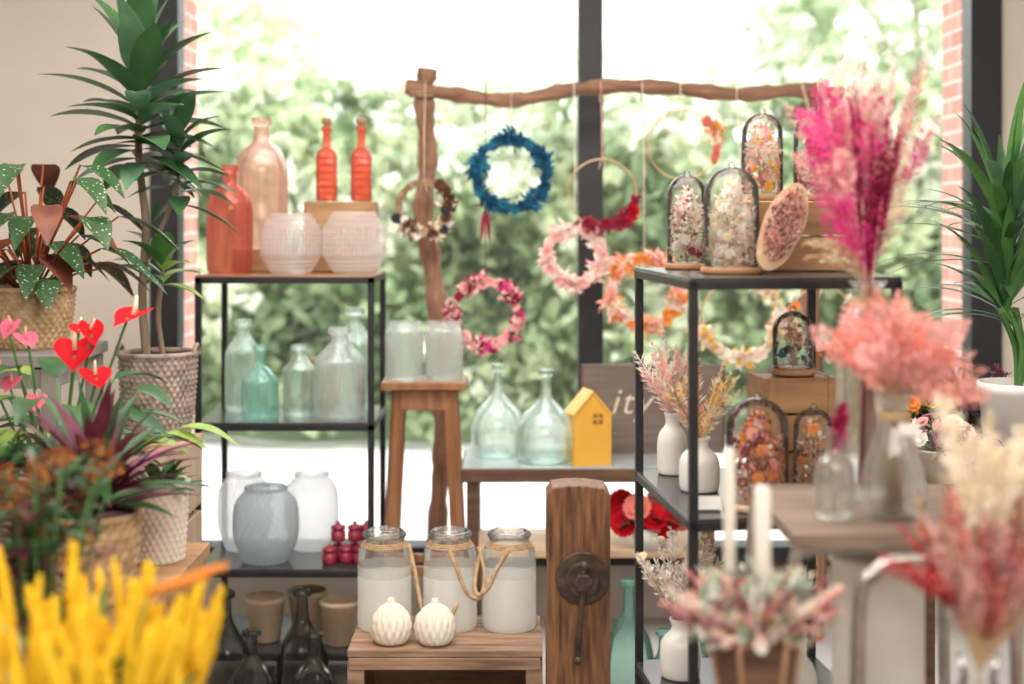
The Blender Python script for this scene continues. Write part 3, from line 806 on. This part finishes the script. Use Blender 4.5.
for i in range(46):
    d = V((R.uniform(-.7, .7), R.uniform(-.6, .4), 1)); L = R.uniform(.08, .2)
    e = V((0, 0, .12))+d.normalized()*L; b.tube([(0, 0, .11), e], .001, C_beige, 4)
    if i % 3 == 0: b.rosette(e, d+V((0, -.6, 0)), .014, R.choice([C_ivory, C_ivory, C_blush, C_cream]), 7)
    b.plume(e-d*.05, d, .07, .016, [C_ivory, C_blush, C_ivory], 26)
x, y = RS(.08, .43); place(b, 'vase_with_white_flowers', x, y, LZ)
b = stemvase(.04, .17, M_white)
for i in range(20):
    d = V((R.uniform(-.45, .45), R.uniform(-.4, .4), 1)); b.plume((0, 0, .16), d, R.uniform(.1, .18), .012, [C_rust, C_coral, C_brown], 50)
x, y = RS(.255, .12); place(b, 'vase_with_rust_flowers', x, y, LZ)

# ------------------------------------------------------------------ side table in front with vases
b = MB()
b.box((.62, 2.44, .988), (.36, .42, .02), W_table)
for Y in (2.25, 2.63):
    b.tube(cat([(.44, Y, 0), (.44, Y, .5), (.445, Y, .92), (.47, Y, .968), (.52, Y, .974), (.7, Y, .974), (.77, Y, .968), (.795, Y, .92), (.8, Y, .5), (.8, Y, 0)], 6), .011, M_steel, 12)
for X in (.44, .8): b.tube([(X, 2.25, .35), (X, 2.63, .35)], .009, M_steel, 10)
b.tube(cat([(.535, 2.2, .02), (.535, 2.2, .5), (.537, 2.2, .88), (.56, 2.2, .945), (.61, 2.2, .965), (.75, 2.2, .965), (.9, 2.2, .965)], 6), .012, M_steel, 12)
b.tube([(.535, 2.2, .1), (.535, 2.25, .1), (.44, 2.25, .1)], .008, M_steel, 8); b.tube([(.76, 2.2, .965), (.76, 2.26, .97)], .009, M_steel, 8)
place(b, 'steel_frame_side_table', 0, 0, 0)
b = MB(); b.lathe([(0, 0), (.085, 0), (.085, .01), (.078, .014), (.078, .9), (.085, .905), (.085, .92), (0, .92)], M_white, seg=40)
place(b, 'white_column_pedestal', .63, 2.45, 0)
# tall bottle with magenta bouquet
b = MB(); h = .38; r = .056
b.lathe([(0, .004), (r*.8, 0), (r, .012), (r, .26), (r*.95, .29), (r*.6, .325), (r*.42, .345), (r*.42, .365), (r*.62, .38)], G_cleart, seg=48, k=4, wall=.0028)
o = V((0, 0, .37))
for i in range(30):
    d = V((R.uniform(-.28, .25), R.uniform(-.3, .3), 1)); b.tube([V((R.uniform(-.02, .02), R.uniform(-.02, .02), .02)), o+rdir()*.008, o+d*.16], .0014, R.choice([C_beige, C_crim, C_pale]), 5)
for i in range(34):
    d = V((R.uniform(-.34, .06), R.uniform(-.25, .25), 1)); s0 = o+d*R.uniform(.12, .26)
    b.fern(s0, d+rdir()*.4, R.uniform(.09, .15), .032, R.choice([C_mag, C_hot, C_hot, C_mag, C_pale]), 16, .3, .006)
for i in range(9):
    d = V((R.uniform(-.55, -.1), R.uniform(-.25, .25), 1)); b.fern(o+d*R.uniform(.02, .1), d+rdir()*.3, R.uniform(.07, .12), .026, R.choice([C_mag, C_hot]), 14, .3, .005)
for i in range(14):
    d = V((R.uniform(-.16, .16), R.uniform(-.35, .05), 1)); b.plume(o+d*.01, d, R.uniform(.22, .36), .011, [C_crim, C_crim, C_mag], 170, .005, .05)
for i in range(18):
    d = V((R.uniform(-.1, .28), R.uniform(-.2, .2), 1)); b.plume(o+d*R.uniform(.14, .28), d, R.uniform(.1, .17), .014, R.choice([[C_pale, C_blush], [C_pale, C_purp], [C_blush, C_beige], [C_blush, C_ivory]]), 120, .004, .1)
for i in range(9):
    d = V((R.uniform(-.75, -.3), R.uniform(-.3, .3), .7)); b.plume(o+d*.02, d, R.uniform(.08, .14), .012, [C_beige, C_cream], 40, .003, 1.0)
for i in range(14):
    d = V((R.uniform(.1, .36), R.uniform(-.3, .3), .9)); b.fern(o+d*R.uniform(.05, .25), d, .11, .024, R.choice([C_hot, C_salm, C_pale, C_mag]), 12, .5, .004)
for i in range(12):
    d = V((R.uniform(-.4, .2), R.uniform(-.2, .2), 1)); b.tube([o, o+d*.2, o+d*.42+V((R.uniform(-.03, .03), 0, 0))], .0008, C_blush, 4)
    b.ball(o+d*.42, .0035, C_blush, 6)
b.lathe([(.026, .33), (.03, .342), (.026, .354)], M_rope, seg=20)
place(b, 'vase_with_magenta_bouquet', .636, 2.54, 1.0)
b = MB(); r = .052
b.lathe([(0, .004), (r*.75, 0), (r, .02), (r*1.02, .06), (r*.8, .11), (r*.5, .15), (r*.42, .175), (r*.55, .205), (r*.62, .21)], G_cleart, seg=48, k=5, wall=.0028)
for k in range(3): b.torus((0, 0, .165+.005*k), r*.46, .003, C_beige, 'z', 24, 6)
b.box((.018, -.026, .15), (.035, .002, .02), M_white)
o = V((0, 0, .19))
for i in range(60):
    d = V((R.uniform(-.55, .65), R.uniform(-.6, .5), R.uniform(.35, 1.3))).normalized(); L = R.uniform(.03, .14)
    b.tube([V((R.uniform(-.02, .02), R.uniform(-.02, .02), .01)), o, o+d*L], .0012, C_beige, 4)
    b.fern(o+d*L*.8, d+rdir()*.4, R.uniform(.07, .1), .028, R.choice([C_coral, C_salm, C_salm, C_pale, C_pale]), 14, .35, .006)
    if i % 2: b.plume(o+d*L*.5, d, R.uniform(.05, .09), .018, R.choice([[C_salm, C_pale], [C_blush, C_pale], [C_pale, C_salm]]), 45, .005, .3)
for i in range(10):
    d = V((R.uniform(.3, 1), R.uniform(-.5, .3), R.uniform(-.1, .7))); b.fern(o+d*.05, d, .11, .025, R.choice([C_salm, C_pale]), 12)
place(b, 'carafe_with_coral_bouquet', .632, 2.355, .998)
b = MB(); b.lathe([(0, .002), (.03, 0), (.033, .01), (.033, .08), (.018, .105), (.013, .12), (.013, .14), (.017, .143)], G_cleart, seg=32, k=3, wall=.002)
b.plume((0, 0, .1), (.15, 0, 1), .09, .016, [C_crim, C_crim, C_mag], 160, .007)
b.tube([(0, 0, .01), (0, 0, .11)], .0012, C_beige, 5)
place(b, 'bud_vase', .535, 2.36, .998)

# ------------------------------------------------------------------ candle arrangement
b = woodbox(.16, .16, .74, W_crate, 5); place(b, 'wooden_plant_stand', .36, 2.10, 0, bevel=.002)
b = MB()
G_cop = pmat('copper_edge', (.5, .3, .18), (.6, .38, .24), .35, .8)
for k in range(6):
    a0 = k*pi/3; a1 = a0+pi/3; r0, r1 = .045, .07
    P = [V((r0*math.cos(a0), r0*math.sin(a0), 0)), V((r0*math.cos(a1), r0*math.sin(a1), 0)), V((r1*math.cos(a1), r1*math.sin(a1), .15)), V((r1*math.cos(a0), r1*math.sin(a0), .15))]
    b.add(P, [(0, 1, 2, 3)], W_dark, False); b.tube([P[0], P[3]], .004, G_cop, 6); b.tube([P[3], P[2]], .004, G_cop, 6)
b.lathe([(0, 0), (.045, 0)], W_mid, seg=6); b.lathe([(0, .13), (.062, .13)], M_soil, seg=6)
for i in range(430):
    a = R.uniform(0, 2*pi); rr = .105*math.sqrt(R.random()); z = .135+.085*math.cos(rr/.105*1.3)*R.uniform(.1, 1.15)
    p = V((rr*math.cos(a), rr*math.sin(a)*.85, z)); d = V((p.x*6, p.y*6, .7))+rdir()*.6
    k = R.random()
    if k < .22: b.rosette(p, d, R.uniform(.009, .016), R.choice([C_pale, C_ivory, C_purp, C_blush, C_cream, C_coral]), 6)
    elif k < .5: b.leaf(p, d, .045, .016, L_euc, .5, 4)
    else: b.petal(p, d, .035, .008, R.choice([C_pale, C_ivory, C_purp, C_beige, C_cream, C_brown, C_blush]))
for i in range(30):
    a = i*.4; d = V((math.cos(a), math.sin(a)*.7, R.uniform(.4, 1.1))); b.plume((d.x*.05, d.y*.05, .15), d, .1, .012, R.choice([[C_ivory, C_cream], [C_pale, C_coral], [C_purp, C_rust]]), 50, .003)
b.lathe([(0, .12), (.0135, .12), (.0125, .355), (.006, .362), (0, .362)], M_wax, (.008, -.01, 0), 20)
b.lathe([(0, .12), (.0095, .12), (.0088, .405), (.005, .412), (0, .412)], M_wax, (-.036, .02, 0), 20)
b.tube([(.008, -.01, .36), (.009, -.01, .37)], .001, C_dkgrey, 5); b.tube([(-.036, .02, .41), (-.036, .02, .42)], .001, C_dkgrey, 5)
place(b, 'candle_flower_arrangement', .36, 2.10, .74)

# ------------------------------------------------------------------ right foreground bouquet
def table(name, x0, x1, y0, y1, z, mat):
    b = MB(); w = x1-x0; d = y1-y0
    b.box((0, 0, z-.015), (w, d, .03), mat)
    for sx in (-1, 1):
        for sy in (-1, 1): b.box((sx*(w/2-.03), sy*(d/2-.03), (z-.03)/2), (.04, .04, z-.03), mat)
        b.box((sx*(w/2-.03), 0, z-.06), (.02, d-.1, .05), mat)
    for sy in (-1, 1): b.box((0, sy*(d/2-.03), z-.06), (w-.1, .02, .05), mat)
    return place(b, name, (x0+x1)/2, (y0+y1)/2, 0, bevel=.002)
table('display_table', .5, .95, 1.6, 2.05, .70, W_mid)
b = MB(); r = .045
b.lathe([(0, .004), (r*.8, 0), (r, .02), (r, .1), (r*.6, .16), (r*.5, .18), (r*.65, .205)], G_clear, seg=40, k=4)
o = V((0, 0, .18))
for i in range(76):
    d = V((R.uniform(-.35, .6), R.uniform(-.5, .3), 1)).normalized(); L = R.uniform(.08, .26)
    b.tube([V((R.uniform(-.02, .02), R.uniform(-.02, .02), .01)), o, o+d*L], .0012, C_beige, 4)
    b.plume(o+d*L*.6, d, R.uniform(.07, .13), .014, R.choice([[C_rust, C_coral], [C_pale, C_purp], [C_coral, C_crim], [C_purp, C_pale], [C_beige, C_brown], [C_pale, C_blush]]), 60, .0035, .3)
for i in range(12):
    d = V((R.uniform(-.14, .32), R.uniform(-.2, .2), 1)).normalized(); b.plume(o+d*.2, d, R.uniform(.1, .18), .022, [C_cream, C_ivory, C_cream], 120, .004, .3)
for i in range(6):
    d = V((-.8+.1*i, R.uniform(-.4, .1), .55)); b.plume(o+V((0, 0, .07)), d, R.uniform(.14, .18), .008, [C_red, C_crim, C_coral], 160, .004, .2)
place(b, 'vase_with_rust_bouquet', .63, 1.92, .70)

# ------------------------------------------------------------------ right background table and palm
table('display_table', .98, 1.9, 3.45, 4.0, .84, W_dark)
b = MB(); b.lathe([(0, 0), (.075, 0), (.095, .2), (.1, .205), (.1, .23), (.09, .23), (.085, .2), (0, .2)], M_white, seg=40)
for i in range(5): b.tube(cat([(0, 0, .2), (R.uniform(-.03, .03), R.uniform(-.03, .03), .32), (-.03+R.uniform(-.03, .03), 0, .42)], 4), .008, L_md, 6)
for i in range(80):
    a = R.uniform(0, 2*pi); el = R.uniform(.2, 1.5)
    d = V((math.cos(a)*math.cos(el), math.sin(a)*math.cos(el)*.75, math.sin(el)))
    b.leaf((-.03, 0, .36+R.uniform(0, .32)), d, R.uniform(.26, .4), R.uniform(.026, .038), R.choice([L_dk, L_md, L_md, L_gr]), .8, 8)
place(b, 'potted_dracaena', 1.30, 3.66, .84)
def flowerpot(name, x, y, z, r, h, potm, mats, n, sp, leafm=L_md, fr=.02):
    b = MB(); b.lathe([(0, 0), (r*.75, 0), (r, h*.9), (r*1.06, h*.92), (r*1.06, h), (r*.95, h), (r*.9, h*.85), (0, h*.85)], potm, seg=32)
    for i in range(n):
        d = rdir(.15, 1); c = V((d.x*sp, d.y*sp, h*.85+d.z*sp))
        b.tube([(0, 0, h*.85), c], .0012, leafm, 4)
        if R.random() < .6: b.rosette(c, d+V((0, -.3, 0)), fr*R.uniform(.7, 1.2), R.choice(mats), 8)
        else: b.cluster(c, fr*.7, mats, 14, fr*.8, fr*.3)
    for i in range(n//2):
        b.leaf((0, 0, h*.85), rdir(.2, 1), sp*1.05, sp*.25, leafm, .6)
    return place(b, name, x, y, z)
flowerpot('dried_flower_pot', 1.06, 3.52, .84, .05, .08, M_cream, [C_pale, C_blush, C_purp, C_ivory], 34, .09, L_euc, .026)
flowerpot('yellow_flower_pot', 1.06, 3.78, .84, .055, .12, M_soil, [C_yel, C_yel2, C_org, C_dkgrey], 40, .14, L_dk, .022)
flowerpot('charcoal_flower_pot', 1.16, 3.49, .84, .03, .06, M_soil, [C_dkgrey, C_purp], 14, .06, C_dkgrey, .018)
flowerpot('charcoal_flower_pot', 1.22, 3.90, .84, .05, .12, M_soil, [C_dkgrey, C_purp, C_rust], 34, .17, C_dkgrey, .025)

# ------------------------------------------------------------------ left side plants
def basket(b, r, h, mat, rows=14, n=30, fl=.82, amp=.005):
    dsp = lambda a, z: amp*math.sin(n*a+pi*math.floor(z/h*rows))*abs(math.sin(pi*z/h*rows))+amp*.5*abs(math.sin(pi*z/h*rows))
    prof = [(0, 0)]+[(r*(fl+(1-fl)*math.sin((i/(rows*4))*pi*.5)), h*i/(rows*4)) for i in range(rows*4+1)]
    b.lathe(prof, mat, seg=n*6, disp=dsp)
    b.torus((0, 0, h), r, .008, mat, 'z', 48, 8)
    b.lathe([(r*.96, h), (r*.93, h*.85), (0, h*.85)], M_soil, seg=32)
b = MB()
for k in range(4):
    zc = .10+.22*k-.0
    b.box((0, -.093, zc+.005), (.2, .014, .2), W_lightz); b.box((0, .093, zc+.005), (.2, .014, .2), W_lightz)
    b.box((-.093, 0, zc+.005), (.014, .172, .2), W_lightz); b.box((.093, 0, zc+.005), (.014, .172, .2), W_lightz)
b.box((0, 0, .858), (.21, .21, .018), W_light); b.box((0, 0, .43), (.16, .16, .84), W_lightz)
place(b, 'wooden_pedestal', -1.0, 4.02, 0, bevel=.002)
b = MB(); basket(b, .105, .24, M_wicker, 16, 34)
for sg in (-1, 1): b.torus((sg*.108, 0, .235), .03, .007, M_wicker, 'x', 20, 6, 0, pi)
tr = cat([(-.03, 0, .2), (-.045, 0, .4), (-.035, 0, .6), (-.055, 0, .8), (-.05, 0, .98)], 6)
b.tube(tr, [.013-.00012*i for i in range(len(tr))], T_bark, 10)
b.tube(cat([(.02, 0, .2), (.0, 0, .34), (.015, -.01, .47)], 5), .008, T_bark, 8)
b.tube(cat([(-.04, .01, .5), (.02, .0, .62), (.06, 0, .74)], 5), .007, T_bark, 8)
def crown(c, n, Lm, Wm, el0, el1, mats=(L_dk, L_gr, L_gr, L_dk), sp=.22, dr=.7):
    for i in range(n):
        a = i*2.399+R.uniform(-.2, .2); el = el0+(el1-el0)*(i/n)+R.uniform(-.15, .15)
        d = V((math.cos(a)*math.cos(el), math.sin(a)*math.cos(el), math.sin(el)))
        b.leaf(V(c)+V((0, 0, sp*(i/n)-sp*.45)), d, Lm*R.uniform(.75, 1.1), Wm*R.uniform(.85, 1.15), R.choice(mats), dr, 9, .3, pw=.85)
crown((-.05, 0, .90), 46, .27, .082, -.2, 1.3, sp=.3, dr=.6)
crown((.06, 0, .76), 20, .19, .06, -.2, 1.2)
crown((.015, -.01, .47), 11, .15, .058, .1, 1.2, (L_md, L_lt, L_md), .08)
place(b, 'potted_rubber_plant', -1.0, 4.02, .868)

table('plant_bench', -1.85, -1.13, 3.55, 3.98, 1.148, pmat('grey_painted_wood', (.22, .2, .19), (.3, .28, .26), .6))
b = MB(); basket(b, .108, .155, M_seag, 12, 30, .8, .004)
for i in range(46):
    a = i*2.399; el = R.uniform(.35, 1.45); d = V((math.cos(a)*math.cos(el), math.sin(a)*math.cos(el), math.sin(el)))
    L = R.uniform(.1, .40); e = V((0, 0, .13))+d*L
    b.tube([(0, 0, .13), V((0, 0, .13))+d*L*.5+V((0, 0, .02)), e], .003, C_rust, 6)
    dd = V((math.cos(a), math.sin(a)-.3, -.25))
    b.leaf(e, dd, R.uniform(.15, .21), R.uniform(.065, .085), L_dot if i % 5 else L_rust, .8, 8, .3, pw=.62)
place(b, 'potted_polka_dot_begonia', -1.275, 3.78, 1.148)

table('display_table', -1.75, -.70, 2.6, 3.3, .74, W_mid)
def heart(b, c, nr, s, mat, spad=None):
    c = V(c); nr = V(nr).normalized(); up = V((0, 0, 1))-nr*nr.z
    if up.length < .1: up = V((0, 1, 0))
    up.normalize(); sd = nr.cross(up).normalized()
    N = 28; vs = [c-nr*s*.05]
    for i in range(N):
        t = 2*pi*i/N; x = 16*math.sin(t)**3; y = 13*math.cos(t)-5*math.cos(2*t)-2*math.cos(3*t)-math.cos(4*t)
        x /= 17; y = (y+3)/17
        vs.append(c+sd*x*s*.85+up*(y)*s+nr*s*.18*(x*x))
    b.add(vs, [(0, 1+i, 1+(i+1) % N) for i in range(N)], mat)
    if spad:
        q = c+up*s*.3
        b.tube([q, q+nr*s*.25+up*s*.2, q+nr*s*.6+up*s*.4], [s*.09, s*.085, s*.045], spad, 8)
b = MB(); b.lathe([(0, 0), (.08, 0), (.1, .15), (.105, .155), (.105, .17), (.095, .17), (0, .15)], pmat('pink_pot', (.7, .45, .42), None, .5), seg=36)
sp = [((.055, -.05, .455), .055, C_red, (.2, -1, .9)), ((.165, -.03, .535), .06, C_red, (-.3, -.5, 1.6)), ((-.09, -.04, .51), .034, C_pinkan, (-.5, -1, .9)), ((-.035, -.08, .49), .034, C_pinkan, (.6, -.6, 1.4)), ((.115, -.09, .41), .045, C_red, (.5, -.8, 1.5)),
      ((-.06, -.12, .40), .03, C_pinkan, (-.4, -1, 1.2)), ((-.01, -.1, .36), .028, C_pinkan, (.3, -1, 1)), ((.02, .1, .5), .034, C_red, (0, -.5, 1.5)), ((-.15, 0, .42), .034, C_pinkan, (.2, -1, 1)), ((.09, -.04, .50), .04, C_red, (.9, -.7, .5))]
for c, s, m, nr in sp:
    b.tube(cat([(0, 0, .15), (c[0]*.5, c[1]*.5, c[2]*.6), c], 4), .003, L_md, 6)
    heart(b, c, nr, s, m, C_cream if m is C_red else C_salm)
for i in range(44):
    a = i*2.399; el = R.uniform(.35, 1.3); d = V((math.cos(a)*math.cos(el), math.sin(a)*math.cos(el), math.sin(el)))
    L = R.uniform(.12, .3); e = V((0, 0, .15))+d*L
    b.tube([(0, 0, .15), e], .0025, L_md, 5)
    b.leaf(e, (d.x, d.y-.2, .1), R.uniform(.11, .15), R.uniform(.055, .075), L_dk if i % 7 else L_lt, .9, 7, .25, pw=.6)
place(b, 'potted_anthurium', -1.0, 3.12, .74)
b = MB(); basket(b, .085, .17, M_seag, 8, 22, .8, .004)
for i in range(70):
    a = i*2.399; el = R.uniform(.2, 1.45); d = V((math.cos(a)*math.cos(el), math.sin(a)*math.cos(el), math.sin(el)))
    b.leaf((0, 0, .15+R.uniform(0, .07)), d, R.uniform(.17, .27), R.uniform(.028, .042), R.choice([L_burg, L_burg, L_dk, L_dk, L_burg, C_purp]), .6, 8, .35)
place(b, 'potted_cordyline', -.82, 2.80, .74)
b = MB(); basket(b, .06, .17, M_cream, 12, 24, .85, .003)
for i in range(22):
    b.leaf((0, 0, .14), rdir(.3, 1), R.uniform(.1, .15), .026, R.choice([L_md, L_blue, L_dk]), .8)
place(b, 'small_potted_fern', -.775, 3.13, .74)

def bush(name, x, y, z, r, n, mats, L, W, hp=.14):
    b = MB(); b.lathe([(0, 0), (.08, 0), (.1, hp), (.09, hp), (0, hp*.9)], M_terra, seg=28)
    for i in range(n):
        d = rdir(0, 1); c = V((0, 0, hp))+V((d.x*r, d.y*r, d.z*r*1.1))*R.uniform(.3, 1)
        if i % 4 == 0: b.tube([(0, 0, hp*.9), c], .002, L_md, 4)
        b.leaf(c, d+rdir()*.5, L*R.uniform(.7, 1.2), W*R.uniform(.7, 1.2), R.choice(mats), .6, 5)
    return place(b, name, x, y, z)
bush('leafy_houseplant', -1.12, 2.76, .74, .2, 380, [L_dk, L_dk, L_blue, L_md], .09, .035)
bush('leafy_houseplant', -1.5, 3.1, .74, .27, 200, [L_dk, L_md], .1, .04)

table('display_table', -1.2, -.36, 1.65, 2.4, .66, W_mid)
b = MB(); b.lathe([(0, 0), (.08, 0), (.105, .15), (.1, .15), (0, .13)], M_terra, seg=28)
for i in range(34):
    a = i*2.399; rr = .125*math.sqrt((i+.5)/34); c = V((rr*math.cos(a), rr*math.sin(a)*.8, R.uniform(.27, .48)))
    b.tube([(c.x*.3, c.y*.3, .13), c], .002, L_md, 4)
    b.cluster(c, .014, [C_rust, C_brown, C_org, C_rust, C_brown, C_rust], 48, .012, .005)
    for k in range(4): b.leaf((c.x*.8, c.y*.8, c.z-.12+.03*k), rdir(0, .8), .08, .02, R.choice([L_dk, L_dk, L_burg]), .5, 4)
place(b, 'rust_chrysanthemum_pot', -.745, 2.24, .66)
b = MB(); b.lathe([(0, 0), (.09, 0), (.115, .14), (.11, .14), (0, .12)], M_terra, seg=28)
def finger(b, base, d, L, r, ms=(C_yel, C_yel, C_yel2)):
    d = V(d).normalized(); P = [V(base)]; w = V((R.uniform(-.35, .35), R.uniform(-.2, .2), .1))
    for i in range(8): P.append(P[-1]+(d+w*(i/8)).normalized()*(L/8))
    b.tube(P, [r*x for x in (.4, .7, .85, .95, .95, .9, .8, .6, .3)], ms[0], 8)
    ph = R.uniform(0, 6)
    for _ in range(190):
        t = R.random()*7.8; i = int(t); p = P[i].lerp(P[i+1], t-i); o = rdir(); k = math.sin(pi*(t/8*.7+.2))*(.85+.3*math.sin(t*2.5+ph))
        b.petal(p+o*r*.65*k, o+d*.5, r*.7, r*.45, R.choice(ms))
for i in range(60):
    a = i*2.399; rr = .155*math.sqrt((i+.5)/60); q = V((rr*math.cos(a), rr*math.sin(a)*.8, R.uniform(.14, .23)))
    d = V((q.x*1.5+R.uniform(-.22, .22), q.y*1.2, 1))
    b.tube([(q.x*.3, q.y*.3, .12), q], .003, L_md, 5)
    finger(b, q, d, R.uniform(.08, .18), R.uniform(.0075, .0125))
for i in range(30): b.leaf((0, 0, .15), rdir(.3, 1), R.uniform(.12, .2), .03, L_md, .7)
finger(b, (.09, -.02, .335), (1, 0, .3), .11, .008, (C_org, C_yel2)); b.tube([(.03, 0, .13), (.09, -.02, .335)], .002, L_md, 5)
place(b, 'yellow_celosia_pot', -.575, 1.92, .66)

# ------------------------------------------------------------------ lights, world, camera
w = bpy.data.worlds.new('World'); bpy.context.scene.world = w; w.use_nodes = True
bg = w.node_tree.nodes['Background']; bg.inputs[0].default_value = (.97, .99, 1, 1); bg.inputs[1].default_value = 4.0
def area(name, loc, size, power, col, rot=(0, 0, 0)):
    l = bpy.data.lights.new(name, 'AREA'); l.shape = 'RECTANGLE'; l.size, l.size_y = size; l.energy = power; l.color = col
    o = bpy.data.objects.new(name, l); bpy.context.scene.collection.objects.link(o); o.location = loc; o.rotation_euler = rot
area('ceiling_light_panel', (-.3, 3.2, 2.76), (2.4, 1.2), 66, (1, .92, .83))
area('ceiling_light_panel', (.2, .5, 2.74), (2.6, 1.6), 115, (1, .92, .84), (.5, 0, 0))
sun = bpy.data.lights.new('sun', 'SUN'); sun.energy = 2.4; sun.angle = .3; sun.color = (1, .96, .88)
so = bpy.data.objects.new('sun', sun); bpy.context.scene.collection.objects.link(so); so.rotation_euler = (math.radians(35), math.radians(20), 0)

cam = bpy.data.cameras.new('camera'); co = bpy.data.objects.new('camera', cam); bpy.context.scene.collection.objects.link(co)
co.location = (0, 0, 1.5); co.rotation_euler = (pi/2, 0, 0)
cam.lens = 50; cam.sensor_width = 36; cam.shift_y = -(342-215)/1024
cam.dof.use_dof = True; cam.dof.focus_distance = 3.55; cam.dof.aperture_fstop = 1.6
cam.clip_start = .05
bpy.context.scene.camera = co
sc = bpy.context.scene
sc.view_settings.view_transform = 'Standard'
sc.view_settings.look = 'None'
sc.view_settings.exposure = .38
sc.view_settings.gamma = 1.07
